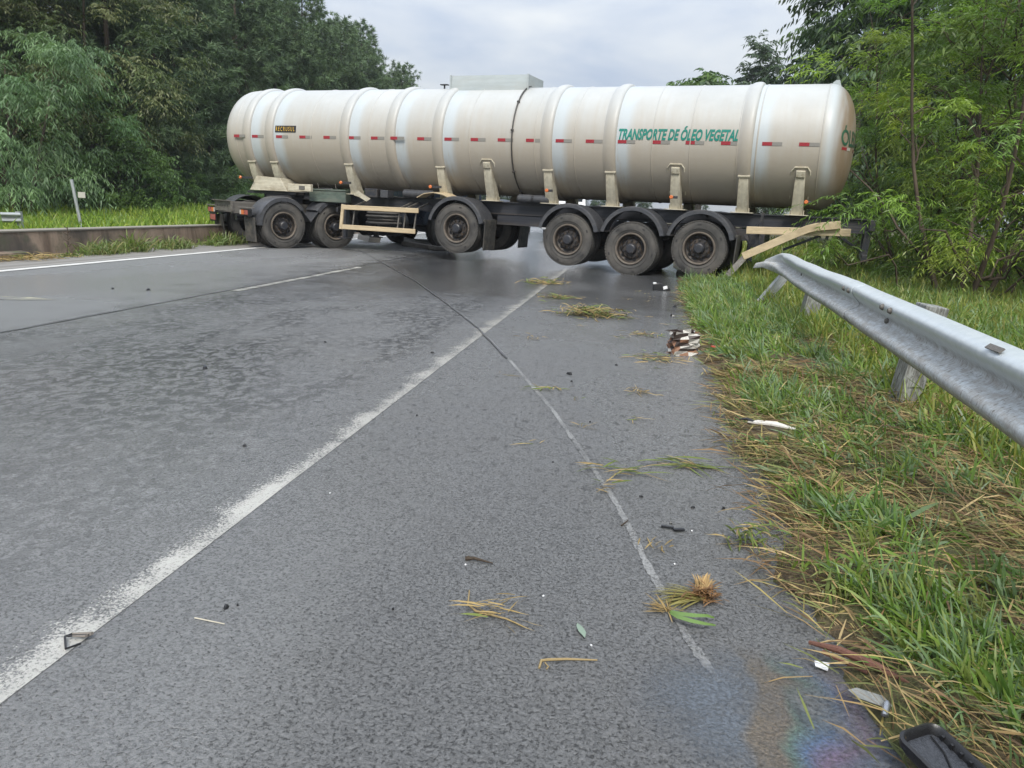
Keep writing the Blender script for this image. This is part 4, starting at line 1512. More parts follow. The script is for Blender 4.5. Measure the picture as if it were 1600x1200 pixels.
gl = empty('guardrail', (-19.2, 21.8, 0), 0, 'short white guardrail end beyond the concrete wall at the far left', 'guardrail')
fl = [((0.6 * t - 5.0 + 5.0 - 0.0 - 3.6 + 0.0, t * 0.75 - 4.5, 0.13), (0.78, -0.62, 0), (0, 0, 1), 1.0) for t in np.linspace(-2, 6, 12)]
w_beam(MB(), fl).build('rail_beam', M['galv_post'], gl, 50)
for t in (6.0, 2.6):
    MB().box((0.6 * t - 3.66, t * 0.75 - 4.45, -0.05), (0.12, 0.16, 0.74), Matrix.Rotation(-0.05, 3, 'Y')).build('post', M['galv_post'], gl, 0, 0.006)

mp = empty('marker_pole', (-15.6, 19.9, 0.0), 0, 'thin leaning grey pole with a small plate in the median grass', 'pole')
MB().tube([(0.02, 0, -0.1), (-0.20, 0, 1.36)], 0.042, 10).build('pole', M['galv_post'], mp)
MB().box((0.07, 0.02, 0.95), (0.22, 0.02, 0.16)).build('plate', M['white_tape'], mp, 0, 0.004)


# ------------------------------------------------------------------ cars waiting beyond the tanker
def car(loc, rz, paint, label, van=False):
    c = empty('waiting_car', loc, rz, label, 'car', 'vehicles stopped beyond the tanker')
    if not van:
        sect = [(-2.05, 0.45, 0.86, 0.86), (-2.0, 0.35, 0.95, 0.95), (-1.2, 0.28, 0.95, 0.98), (1.0, 0.28, 0.92, 0.96), (1.85, 0.33, 0.80, 0.88), (2.1, 0.45, 0.68, 0.78)]
        roof = [(-1.95, 0.95, 0.70), (-1.45, 1.40, 0.60), (-0.4, 1.48, 0.58), (0.25, 1.42, 0.58), (1.05, 0.94, 0.70)]
    else:
        sect = [(-2.4, 0.5, 1.05, 0.9), (-2.35, 0.4, 1.10, 0.95), (-1.2, 0.35, 1.12, 0.97), (1.2, 0.35, 1.10, 0.96), (2.1, 0.4, 0.98, 0.9), (2.35, 0.5, 0.85, 0.8)]
        roof = [(-2.35, 1.10, 0.80), (-2.2, 1.86, 0.72), (0.2, 1.92, 0.70), (0.95, 1.80, 0.68), (1.7, 1.08, 0.76)]
    mb = MB()
    fr_ = []
    for (x, zb, zt, hw) in sect:
        fr_.append([(x, -hw * 0.94, zb), (x, -hw, (zb + zt) / 2), (x, -hw * 0.93, zt), (x, hw * 0.93, zt), (x, hw, (zb + zt) / 2), (x, hw * 0.94, zb)])
    b = 0
    for ring in fr_:
        mb.v += ring
    for i in range(len(fr_) - 1):
        for k in range(6):
            k2 = (k + 1) % 6
            mb.f.append((6 * i + k, 6 * i + k2, 6 * i + 6 + k2, 6 * i + 6 + k))
            mb.m.append(0)
    mb.f += [tuple(reversed(range(6))), tuple(range(6 * len(fr_) - 6, 6 * len(fr_)))]
    mb.m += [0, 0]
    mb.build('body', paint, c, 30, 0.03)
    mb = MB()
    zb = sect[2][2] - 0.02
    vs = []
    for (x, z, hw) in roof:
        vs += [(x, -hw, z), (x, hw, z), (x, -max(hw, 0.80), zb), (x, max(hw, 0.80), zb)]
    fs = []
    for i in range(len(roof) - 1):
        a, d = 4 * i, 4 * i + 4
        fs += [(a, a + 1, d + 1, d), (a + 2, a, d, d + 2), (a + 1, a + 3, d + 3, d + 1)]
    fs += [(0, 2, 3, 1), (4 * len(roof) - 4, 4 * len(roof) - 3, 4 * len(roof) - 1, 4 * len(roof) - 2)]
    mb.add(vs, fs)
    mb.build('cabin', paint, c, 30, 0.02)
    r0, r1 = roof[0], roof[1]
    mb = MB()
    mb.add([(r0[0] - 0.012 + 0.05, -r0[2] * 0.82, r0[1] + 0.06), (r0[0] - 0.012 + 0.05, r0[2] * 0.82, r0[1] + 0.06), (r1[0] - 0.03, r1[2] * 0.88, r1[1] - 0.05), (r1[0] - 0.03, -r1[2] * 0.88, r1[1] - 0.05)], [(0, 1, 2, 3)])
    a, bb = roof[-2], roof[-1]
    mb.add([(a[0] + 0.06, -a[2] * 0.9, a[1] - 0.02), (a[0] + 0.06, a[2] * 0.9, a[1] - 0.02), (bb[0] - 0.02, bb[2] * 0.9, bb[1] + 0.08), (bb[0] - 0.02, -bb[2] * 0.9, bb[1] + 0.08)], [(0, 1, 2, 3)])
    for s in (-1, 1):
        mb.add([(roof[1][0] + 0.1, s * (roof[1][2] + 0.03), roof[1][1] - 0.07), (roof[3][0] - 0.05, s * (roof[3][2] + 0.03), roof[3][1] - 0.07), (roof[4][0] - 0.3, s * 0.815, zb + 0.08), (roof[0][0] + 0.25, s * 0.815, zb + 0.08)], [(0, 1, 2, 3)])
    mb.build('window', M['glass'], c, 0)
    for s in (-1, 1):
        for x in (-1.3, 1.35):
            MB().lathe([(-0.1, 0.2), (-0.1, 0.30), (-0.07, 0.32), (0.07, 0.32), (0.1, 0.30), (0.1, 0.2), (0.08, 0.18), (0.08, 0.0)], 20, 'y', (x, s * 0.80, 0.32)).build('wheel', M['rubber'], c)
        MB().box((sect[0][0] - 0.005, s * 0.68, sect[1][2] - 0.10), (0.06, 0.26, 0.14)).build('tail_light', M['lens_red'], c, 0, 0.01)
    return c


car((-6.2, 37.0, 0.0), math.radians(94), M['white_car'], 'white car with red tail lights seen in the gap beneath the tank')
car((-3.9, 42.0, 0.0), math.radians(88), M['silver_car'], 'silver car glimpsed through the gap right of the lifted wheel')
car((-3.0, 33.0, 0.0), math.radians(91), M['white_car'], 'white van whose roof shows just above the tanker frame', True)

# ------------------------------------------------------------------ loose scraps on the road
def place(o, x, y, z, rz=0.0, label=None, cat=None, group=None):
    o.location = (x, y, z)
    o.rotation_euler = (o.rotation_euler[0], o.rotation_euler[1], rz)
    return tag(o, label, cat, group)


def straw_heap(name, x, y, rx, ry, n, L, label, green=0.3, rise=0.25, bias=None, cat='straw', seed=1, w=0.006):
    g = np.random.default_rng(seed)
    P = np.stack([g.normal(0, rx * 0.45, n), g.normal(0, ry * 0.45, n), np.abs(g.normal(0, 0.25, n)) * rise * 0.25 + 0.006], 1)
    a = g.uniform(0, 2 * np.pi, n) if bias is None else g.normal(bias, 0.5, n) + np.pi * g.integers(0, 2, n)
    D = np.stack([np.cos(a), np.sin(a), g.uniform(-0.05, 1.0, n) * rise], 1)
    U = nrm(np.stack([g.normal(0, .5, n), g.normal(0, .5, n), np.ones(n)], 1))
    isg = g.random(n) < green
    base = np.where(isg[:, None], np.array([0.13, 0.17, 0.04]), np.array([0.33, 0.24, 0.10]))
    C = base * g.uniform(0.55, 1.25, (n, 1)) * np.array([1, 1, 1])
    Ls = L * g.uniform(0.5, 1.3, n)
    me = blades_mesh(name, P, D, U, Ls, np.where(isg, w * 1.5, w), C, rise * 0.5, 'long')
    # keep every blade above the road
    co = np.empty(len(me.vertices) * 3, np.float32)
    me.vertices.foreach_get("co", co)
    co = co.reshape(-1, 3)
    co[:, 2] = np.maximum(co[:, 2], 0.006)
    me.vertices.foreach_set("co", co.reshape(-1))
    me.update()
    o = link(name, me, None, [M['straw']])
    o.location = (x, y, 0)
    return tag(o, label, cat, 'clumps of torn grass on the road')


straw_heap('grass_clump', -1.50, 12.75, 0.36, 0.30, 220, 0.16, 'torn straw lying on the edge line near the lifted wheel', 0.3, 0.5, seed=2, w=0.012)
straw_heap('grass_clump', -1.06, 10.75, 0.26, 0.22, 90, 0.16, 'small thin scatter of grass between two larger straw clumps', 0.45, 0.3, seed=3, w=0.010)
straw_heap('grass_clump', -0.50, 9.15, 0.42, 0.26, 420, 0.19, 'largest clump of torn grass on the road shoulder ahead of the wheels', 0.4, 0.7, seed=4, w=0.010)
straw_heap('grass_clump', 0.11, 5.28, 0.12, 0.10, 34, 0.10, 'sparse straw flake beside a pale chip on the shoulder', 0.1, 0.2, seed=5)
straw_heap('grass_clump', -0.02, 3.55, 0.16, 0.10, 22, 0.16, 'few bent green stalks lying across the scraped line', 0.55, 0.35, 0.5, seed=6)
straw_heap('grass_clump', -0.06, 3.30, 0.06, 0.05, 12, 0.08, 'little straw sprig just below the bent stalks', 0.4, 0.3, seed=16)
straw_heap('grass_clump', 0.37, 3.74, 0.12, 0.07, 40, 0.16, 'flat green grass wisp lying close to the verge', 0.7, 0.25, -0.15, seed=7)
straw_heap('grass_clump', -0.33, 2.10, 0.07, 0.05, 24, 0.12, 'orange straw bundle alone in the middle of the shoulder', 0.05, 0.35, 0.1, seed=8, w=0.005)
straw_heap('grass_clump', -0.55, 5.16, 0.14, 0.07, 24, 0.10, 'faint straw wisps on the shoulder left of the scraped line', 0.5, 0.15, seed=9)
straw_heap('grass_clump', 0.28, 6.65, 0.28, 0.20, 90, 0.13, 'thin straw strewn left of the crumpled carton', 0.35, 0.2, seed=10, w=0.008)
straw_heap('grass_clump', 0.15, 7.9, 0.22, 0.20, 46, 0.12, 'dull straw wisps strewn behind the crumpled carton', 0.2, 0.2, seed=11, w=0.008)
straw_heap('grass_clump', 0.50, 2.86, 0.09, 0.06, 70, 0.10, 'small olive tuft at the ragged edge of the asphalt', 0.6, 0.8, seed=12)
straw_heap('grass_clump', -0.95, 7.2, 0.12, 0.12, 24, 0.08, 'brown straw crumbs right of the edge line', 0.0, 0.2, seed=13)
straw_heap('grass_clump', 0.16, 2.72, 0.05, 0.04, 12, 0.07, 'tiny brown straw curl beside the scraped line', 0.0, 0.3, seed=14)
for i in range(26):
    y = float(rng.uniform(2.2, 13))
    x = float(np.clip(rng.normal(0.2, 0.55), -1.2, 0.62))
    o = straw_heap('straw_wisp', x, y, 0.06, 0.04, int(rng.integers(3, 9)), 0.09, 'stray wisp of straw on the wet shoulder', 0.25, 0.15, None, 'straw', 40 + i, 0.004)
    o["group"] = 'stray wisps of straw on the shoulder'

# uprooted tuft: fanned straw, root knot and long green leaves
ut = empty('uprooted_tuft', (0.25, 2.36, 0), 0, 'uprooted tuft with tan roots and two long green leaves', 'straw')


def tuft_part(name, pts, mat, parent):
    """pts: list of (base, dir, L, W, colour, droop)"""
    P = np.array([p[0] for p in pts])
    D = np.array([p[1] for p in pts])
    me = blades_mesh(name, P, D, np.tile([0.05, 0.1, 1.0], (len(pts), 1)), np.array([p[2] for p in pts]), np.array([p[3] for p in pts]), np.array([p[4] for p in pts]), np.array([p[5] for p in pts]), 'long')
    return link(name, me, parent, [mat])


g_ = np.random.default_rng(5)
tuft_part('root_fan', [((0.05 + g_.normal(0, .008), 0.03 + g_.normal(0, .012), 0.012 + abs(g_.normal(0, .008))), (g_.normal(0.1, 0.22), 1, g_.uniform(0.1, 0.6)), g_.uniform(.07, .12), .005, np.array([.42, .28, .12]) * g_.uniform(.6, 1.2), 0.25) for _ in range(42)], M['straw'], ut)
tuft_part('root_knot', [((0.05 + g_.normal(0, .02), 0.01 + g_.normal(0, .02), 0.008 + abs(g_.normal(0, .014))), (g_.normal(0, 1), g_.normal(0, 1), g_.uniform(0, .5)), g_.uniform(.03, .06), .006, np.array([.22, .12, .05]) * g_.uniform(.5, 1.2), 0.2) for _ in range(120)], M['straw'], ut)
tuft_part('stalk_fan', [((0.04 + g_.normal(0, .012), 0.0 + g_.normal(0, .012), 0.014), (-1, g_.normal(-0.35, 0.45), g_.uniform(0, .25)), g_.uniform(.09, .17), .006, np.array([.25, .22, .07]) * g_.uniform(.6, 1.2), 0.15) for _ in range(44)], M['straw'], ut)
tuft_part('lower_straw', [((-0.07 + g_.normal(0, .012), -0.11 + g_.normal(0, .01), 0.010), (g_.normal(-0.6, .6), g_.normal(0.2, .4), g_.uniform(0, .2)), g_.uniform(.05, .09), .005, np.array([.34, .24, .10]) * g_.uniform(.6, 1.2), 0.1) for _ in range(30)], M['straw'], ut)
mb = MB()
for pts_, w_ in (([(-0.06, -0.12), (-0.03, -0.155), (0.01, -0.165), (0.05, -0.145), (0.075, -0.125)], 0.016), ([(-0.06, -0.13), (-0.04, -0.175), (0.0, -0.20), (0.04, -0.195), (0.075, -0.17)], 0.015)):
    vs = []
    for i, (x, y) in enumerate(pts_):
        k = w_ * math.sin(math.pi * (0.15 + 0.85 * i / 4)) * 0.5 + 0.0008
        vs += [(x - k * .3, y - k, 0.012 + 0.02 * math.sin(i * .8)), (x + k * .3, y + k, 0.016 + 0.02 * math.sin(i * .8))]
    mb.add(vs, [(2 * i, 2 * i + 1, 2 * i + 3, 2 * i + 2) for i in range(4)])
mb.build('green_leaf', simple('fresh_leaf', (0.10, 0.17, 0.035), 0.4, 0, 0.2, 40), ut, 40)

# single leaf, hooked stalk, twigs
o = MB().add([(0, 0, .006), (-.012, .03, .012), (.012, .03, .006), (-.010, .06, .010), (.010, .06, .006), (0, .085, .006)], [(0, 2, 1), (1, 2, 4, 3), (3, 4, 5)]).build('leaf', simple('pale_leaf', (0.20, 0.26, 0.20), 0.4, 0, 0.15, 40), None, 40)
place(o, -0.06, 2.03, 0.002, 0.35, 'single pale green leaf lying on bare asphalt', 'leaf')
o = MB().tube([(-.075, -.03, .006), (-.07, 0, .01), (-.05, .01, .008), (.0, .02, .008), (.085, .03, .006)], [.003, .004, .004, .0035, .002], 6).tube([(-.06, -.005, .008), (-.05, -.02, .006), (-.055, -.03, .005)], .002, 5).build('dry_stalk', M['straw'], None)
o.data.materials[0] = simple('dry_stalk_tan', (0.26, 0.19, 0.085), 0.6, 0, 0.25, 60)
place(o, -0.10, 1.89, 0, 0.1, 'hooked dry stalk lying on the asphalt near the camera', 'stalk')
o = MB().tube([(-.06, .12, .006), (-.035, .03, .008), (0, 0, .008), (.10, -.01, .007), (.16, -.035, .006)], [.002, .003, .004, .003, .002], 6).build('dry_stalk', o.data.materials[0], None)
place(o, -0.40, 2.10, 0, -0.1, 'long thin bent stalk reaching out of the orange straw bundle', 'stalk')
o = MB().tube([(-.05, 0, .008), (-.02, .004, .012), (.05, -.002, .006)], [.008, .006, .002], 6).tube([(-.03, 0, .010), (-.045, .012, .010)], .005, 5).build('twig', M['bark'], None)
place(o, -0.46, 2.44, 0, -0.05, 'dark short twig lying on the asphalt', 'twig')
o = MB().tube([(-.03, 0, .006), (.035, .012, .006)], [.004, .002], 6).build('twig', M['bark'], None)
place(o, 0.04, 2.92, 0, 1.0, 'small dark twig lying on the scraped line', 'twig')
o = MB().tube([(-.05, 0, .005), (.05, .0, .005)], [.002, .0015], 5).build('dry_stalk', M['cream'], None)
place(o, -1.14, 1.86, 0, -0.1, 'thin pale straight stalk left of the shoulder centre', 'stalk')

# crumpled carton
rnd = random.Random(3)
mb = MB()
N1, N2 = 9, 13
for j in range(N1):
    for i in range(N2):
        a = 2 * math.pi * i / N2
        r = 0.115 * (1 + 0.22 * rnd.uniform(-1, 1))
        z = 0.21 * j / (N1 - 1)
        mb.v.append((1.15 * r * max(-0.85, min(0.85, 1.25 * math.cos(a))) + rnd.uniform(-.012, .012), 0.8 * r * max(-0.8, min(0.8, 1.25 * math.sin(a))) + rnd.uniform(-.01, .01), z + rnd.uniform(-.012, .012)))
for j in range(N1 - 1):
    for i in range(N2):
        i2 = (i + 1) % N2
        mb.f.append((j * N2 + i, j * N2 + i2, (j + 1) * N2 + i2, (j + 1) * N2 + i))
        mb.m.append(0 if rnd.random() < 0.36 else (1 if rnd.random() < 0.55 else 2))
cart = mb.build('crumpled_carton', [simple('white_carton', (0.45, 0.43, 0.39), 0.6, 0, 0.25, 30, 0.4), simple('dark_carton_print', (0.035, 0.022, 0.018), 0.5, 0, 0.4, 40, 0.4), simple('brown_carton', (0.20, 0.10, 0.055), 0.6, 0, 0.3, 30, 0.4)], None, 0)
cart.location, cart.rotation_euler = (0.47, 6.98, 0.0), (0.1, -0.08, 0.3)
tag(cart, 'crumpled white and brown carton standing at the edge of the grass', 'carton')


def shard(name, pts, h, mat, x, y, z, rz, label, cat, tilt=(0, 0)):
    n = len(pts)
    mb = MB()
    mb.add([(a, b, h + 0.3 * h * math.sin(9 * a)) for a, b in pts] + [(a, b, 0) for a, b in pts], [tuple(range(n)), tuple(reversed(range(n, 2 * n)))] + [(i, i + n, (i + 1) % n + n, (i + 1) % n) for i in range(n)])
    o = mb.build(name, mat, None, 0, 0.001)
    o.location, o.rotation_euler = (x, y, z), (tilt[0], tilt[1], rz)
    return tag(o, label, cat)


white_p = simple('white_plastic', (0.70, 0.70, 0.70), 0.35, 0, 0.06, 20, 0.1)
pale_p = simple('pale_muddy_plastic', (0.52, 0.49, 0.44), 0.45, 0, 0.2, 25, 0.2)
clear_p = simple('frosted_lens', (0.20, 0.205, 0.19), 0.2, 0, 0.15, 20, 0.2)
chrome = simple('bright_chrome', (0.34, 0.35, 0.36), 0.25, 0.9, 0.1, 20, 0.1)
red_p = simple('red_plastic', (0.50, 0.035, 0.02), 0.35, 0, 0.1)
sh = empty('plastic_strip', (0.74, 4.36, 0.10), -0.35, 'long pale plastic strip with a dark broken end at the grass edge', 'plastic scrap')
MB().add([(-.05, .0, .0), (.0, .022, .01), (.10, .016, .02), (.21, -.012, .008), (.21, -.026, .006), (.08, -.022, .012), (.0, -.02, .004), (-.05, -.006, .0), (-.05, .0, -.008), (.0, .022, .0), (.10, .016, .01), (.21, -.012, .0), (.21, -.026, .0), (.08, -.022, .002), (.0, -.02, -.004), (-.05, -.006, -.008)],
         [tuple(range(8)), tuple(reversed(range(8, 16)))] + [(i, i + 8, (i + 1) % 8 + 8, (i + 1) % 8) for i in range(8)]).build('strip', pale_p, sh, 0)
MB().tube([(-.02, 0, 0), (-.06, .012, .008), (-.10, .004, .0)], [.012, .010, .004], 6).build('broken_end', M['black'], sh)
shard('plastic_scrap', [(-.025, .0), (-.02, .02), (.025, .018), (.005, -.015)], .004, white_p, 0.605, 2.035, 0.012, 0.2, 'small bright white triangular shard at the edge of the asphalt', 'plastic scrap', (.15, .1))
shard('lens_fragment', [(-.045, .028), (-.02, .035), (.035, .005), (.045, -.03), (.02, -.03), (-.03, 0)], .003, clear_p, 0.675, 1.862, 0.045, 0.1, 'frosted grey lens fragment lying in trampled straw', 'plastic scrap', (.15, -.1))
o = MB().lathe([(-.022, .003), (-.018, .009), (.014, .010), (.022, .006), (.022, 0)], 14, 'x').build('chrome_cap', chrome, None)
o.location, o.rotation_euler = (0.70, 1.815, 0.05), (0.2, -0.5, 1.2)
tag(o, 'tiny shiny chrome cap beside the frosted lens fragment', 'metal scrap')
shard('plastic_scrap', [(-.04, .01), (-.01, .03), (.035, .02), (.04, -.01), (-.02, -.025)], .012, red_p, 0.76, 7.12, 0.06, 0.4, 'bright red plastic chip on the verge right of the carton', 'plastic scrap')
o = MB().tube([(-.14, .03, .02), (-.06, .0, .04), (.04, -.02, .035), (.12, -.05, .03)], [.006, .011, .012, .005], 8).tube([(-.1, .0, .02), (.02, -.04, .02)], [.007, .005], 6).build('bark_stick', simple('red_brown_bark', (0.13, 0.055, 0.035), 0.7, 0, 0.4, 40, 0.6), None)
place(o, 0.70, 2.035, 0.02, -0.35, 'reddish brown stick of wet bark half sunk in the straw', 'stick')
# black wire-framed triangle on the edge line
tf = empty('triangle_frame', (-1.43, 1.67, 0.006), 0.1, 'black triangular plastic frame lying on the white edge line', 'plastic scrap')
MB().tube([(-.030, .012, .008), (.006, -.040, .006), (.030, -.012, .007)], .0035, 6).tube([(-.030, .012, .008), (-.018, .03, .008), (-.022, .012, .010), (.03, .026, .010)], .003, 6).build('frame', M['black'], tf)
MB().tube([(-.02, .028, .008), (.034, .034, .010), (.024, .018, .010), (-.01, .014, .010)], [.003, .005, .004, .002], 6).build('bent_clip', simple('dull_clip', (0.15, 0.13, 0.11), 0.5), tf)
scraps = [(-1.135, 1.945, .015), (-1.11, 1.965, .009), (-0.44, 5.70, .030), (-0.40, 5.45, .018), (-2.94, 4.88, .035), (-1.84, 3.38, .018), (-0.65, 2.06, .008), (-1.48, 1.30, .012), (-2.6, 6.2, .02),
          (0.1, 3.25, .012), (0.32, 3.18, .014), (0.45, 3.21, .014), (0.22, 2.98, .010), (-0.33, 3.6, .010), (-5.9, 8.6, .04), (-6.3, 8.5, .03), (-1.2, 4.2, .012), (-1.62, 6.1, .02), (-0.2, 4.4, .012), (0.55, 10.6, .05), (0.48, 9.6, .05), (-0.1, 6.2, .02)]
for i, (x, y, r) in enumerate(scraps):
    rr = random.Random(i)
    r *= 0.75
    mb = MB()
    n = 6
    pts_ = [(r * (1 + .4 * rr.uniform(-1, 1)) * math.cos(2 * math.pi * k / n), r * .7 * (1 + .4 * rr.uniform(-1, 1)) * math.sin(2 * math.pi * k / n)) for k in range(n)]
    mb.add([(a, b, 0) for a, b in pts_] + [(a * .6, b * .6, r * .8 * rr.uniform(.6, 1.2)) for a, b in pts_], [tuple(range(n, 2 * n))] + [(k, (k + 1) % n, (k + 1) % n + n, k + n) for k in range(n)])
    o = mb.build('rubble_crumb', M['black'], None, 0)
    place(o, x, y, 0.002, rr.uniform(0, 6), 'dark crumb of debris on the asphalt', 'debris', 'dark crumbs scattered on the asphalt')
o = MB().box((0, 0, .005), (.05, .012, .008)).box((.045, -.012, .006), (.045, .016, .008), Matrix.Rotation(.4, 3, 'Z')).build('plastic_clip', M['black'], None, 0, 0.001)
place(o, 0.205, 2.925, 0.004, -0.1, 'flat black plastic clip right of the scraped line', 'plastic scrap')
wc = [(-0.5, 2.4), (-0.21, 2.25), (-0.04, 2.0), (0.3, 2.92), (-1.2, 2.9), (0.22, 2.6)]
for i, (x, y) in enumerate(wc):
    o = MB().box((0, 0, .004), (.005, .005, .004), Matrix.Rotation(.5, 3, 'X')).build('white_crumb', white_p, None, 0)
    place(o, x, y, 0.002, i, 'tiny white plastic crumb on the asphalt', 'debris', 'tiny white crumbs on the asphalt')
sb = empty('torn_shoe', (0.42, 12.9, 0.0), 0.2, 'small black and white scrap like a shoe near the right wheels', 'debris')
MB().add([(-.14, -.05, 0), (.12, -.05, 0), (.16, 0, 0), (.12, .05, 0), (-.14, .05, 0), (-.14, -.04, .10), (-.04, -.04, .12), (.06, -.035, .07), (.14, 0, .04), (.06, .035, .07), (-.04, .04, .12), (-.14, .04, .10)],
         [(0, 1, 7, 6, 5), (1, 2, 8, 7), (2, 3, 9, 8), (3, 4, 11, 10, 9), (4, 0, 5, 11), (5, 6, 10, 11), (6, 7, 9, 10), (7, 8, 9), (0, 4, 3, 2, 1)]).build('upper', M['black'], sb, 40, 0.01)
MB().box((.05, -.052, .05), (.07, .006, .05), Matrix.Rotation(-.3, 3, 'Y')).box((-.12, 0, .11), (.05, .05, .03)).build('patch', white_p, sb, 0, 0.004)
# wreckage under the tractor
o = MB().box((0, 0, .09), (1.0, .16, .12), Matrix.Rotation(.06, 3, 'Y')).box((.55, .05, .06), (.5, .2, .1), Matrix.Rotation(.3, 3, 'Z')).build('broken_board', M['dusty'], None, 0, 0.02)
place(o, -5.75, 20.0, 0, -0.25, 'dark broken board lying beneath the tanker left of the lifted wheel', 'debris')
shard('plastic_scrap', [(-.4, 0), (-.2, .2), (.3, .15), (.4, -.05), (0, -.2)], .16, white_p, -6.2, 21.4, 0.02, .3, 'white broken panel under the tanker beside the board', 'plastic scrap', (.2, .1))
shard('plastic_scrap', [(-.3, 0), (-.1, .2), (.2, .25), (.35, -.05), (0, -.2)], .22, simple('orange_scrap', (.45, .22, .08), .5), -5.9, 22.4, 0.02, .1, 'orange broken panel under the tanker beside the lifted wheel', 'plastic scrap', (.2, .1))
shard('plastic_scrap', [(-.3, 0), (-.2, .2), (.3, .2), (.35, -.1), (0, -.2)], .20, pale_p, -7.9, 22.0, 0.02, .5, 'pale broken panel under the tanker right of the tractor wheels', 'plastic scrap', (.1, .2))


# black mirror housing in the grass
def rounded(w, h, r, n=6):
    out = []
    for cx, cy, a0 in ((w - r, h - r, 0), (-w + r, h - r, 90), (-w + r, -h + r, 180), (w - r, -h + r, 270)):
        for k in range(n + 1):
            a = math.radians(a0 + 90 * k / n)
            out.append((cx + r * math.cos(a), cy + r * math.sin(a)))
    return out


mh = empty('mirror_housing', (0.762, 1.592, 0.070), math.radians(62), 'black mirror housing lying face up in the grass nearest the camera', 'mirror')
mh.rotation_euler = (math.radians(2), math.radians(10), math.radians(-58))
rings = [(0.085, 0.052, 0.028, -0.012), (0.098, 0.062, 0.030, 0.004), (0.100, 0.064, 0.030, 0.022), (0.094, 0.058, 0.026, 0.026), (0.088, 0.052, 0.022, 0.020), (0.084, 0.048, 0.020, 0.004)]
mb = MB()
for (w_, h_, r_, z_) in rings:
    mb.v += [(x, y, z_) for x, y in rounded(w_, h_, r_)]
n = len(rounded(1, 1, .2))
for i in range(len(rings) - 1):
    for k in range(n):
        k2 = (k + 1) % n
        mb.f.append((i * n + k, i * n + k2, (i + 1) * n + k2, (i + 1) * n + k))
        mb.m.append(0)
mb.f.append(tuple(reversed(range(n))))
mb.m.append(0)
for k in range(6):
    mb.box((-0.06 + 0.024 * k, 0.050, 0.012), (0.006, 0.012, 0.012))
mb.box((0.07, 0.0, 0.010), (0.012, 0.06, 0.010))
mb.build('shell', M['black'], mh, 40)
pn = MB()
pp = rounded(0.0835, 0.0475, 0.020)
pn.add([(x, y, 0.0045) for x, y in pp], [tuple(range(len(pp)))])
pn.build('back_panel', simple('scuffed_black_panel', (0.03, 0.032, 0.037), 0.22, 0, 0.4, 25, 0.3, 50), mh, 0)
MB().tube([(-0.075, 0.03, 0.008), (-0.03, 0.02, 0.008), (0.03, -0.015, 0.008), (0.078, -0.035, 0.008)], 0.002, 5).build('cable', M['black'], mh)


# ------------------------------------------------------------------ grass
def brown_patch(x, y):
    """>0 where the turf is torn and lies as brown straw"""
    v = 0.9 * n2(x, y, 0.9, 7.0) + 0.45 * n2(x, y, 2.6, 2.0)
    v = v + 0.9 * np.exp(-((x - edge_x(y)) / 0.16) ** 2)                  # edge strip
    v = v + 1.0 * np.exp(-(((x - 1.55) / 0.55) ** 2 + ((y - 3.0) / 0.9) ** 2)) + 0.8 * np.exp(-(((x - 1.15) / 0.35) ** 2 + ((y - 6.0) / 0.9) ** 2))
    v = v - 1.3 * np.exp(-(((x - 1.15) / 0.4) ** 2 + ((y - 10.5) / 3.0) ** 2)) - 0.9 * np.clip((x - 2.2) / 1.0, 0, 1)
    return v


LITTER = [(0.80, 4.32, 0.17), (0.757, 1.59, 0.13), (0.675, 1.86, 0.07), (0.60, 2.03, 0.05), (0.47, 6.98, 0.18), (0.76, 7.12, 0.07)]


def clear_of(x, y):
    k = np.ones(len(x), bool)
    for (a, b, r) in LITTER:
        k &= (x - a) ** 2 + (y - b) ** 2 > r * r
    return k


def sample(n, x0, x1, y0, y1, ypow=1.0, spill=(0.02, 0.035)):
    y = y0 + (y1 - y0) * rng.random(n) ** ypow
    x = x0 + (x1 - x0) * rng.random(n)
    k = (x > edge_x(y) + rng.normal(*spill, n)) & clear_of(x, y)
    return x[k], y[k]


def tufts(x, y, per, spread):
    X = np.repeat(x, per) + rng.normal(0, spread, len(x) * per)
    Y = np.repeat(y, per) + rng.normal(0, spread, len(x) * per)
    return X, Y


GREENS = np.array([[0.12, 0.205, 0.036], [0.155, 0.235, 0.045], [0.1, 0.175, 0.045], [0.19, 0.245, 0.065], [0.17, 0.24, 0.125], [0.13, 0.2, 0.09], [0.2, 0.22, 0.07]])
TANS = np.array([[0.29, 0.2, 0.09], [0.4, 0.3, 0.145], [0.2, 0.125, 0.06], [0.33, 0.27, 0.1], [0.14, 0.09, 0.048]])

gp_, gd_, gu_, gl_, gw_, gc_, gdr_ = [], [], [], [], [], [], []
sp_, sd_, su_, sl_, sw_, sc_, sdr_ = [], [], [], [], [], [], []


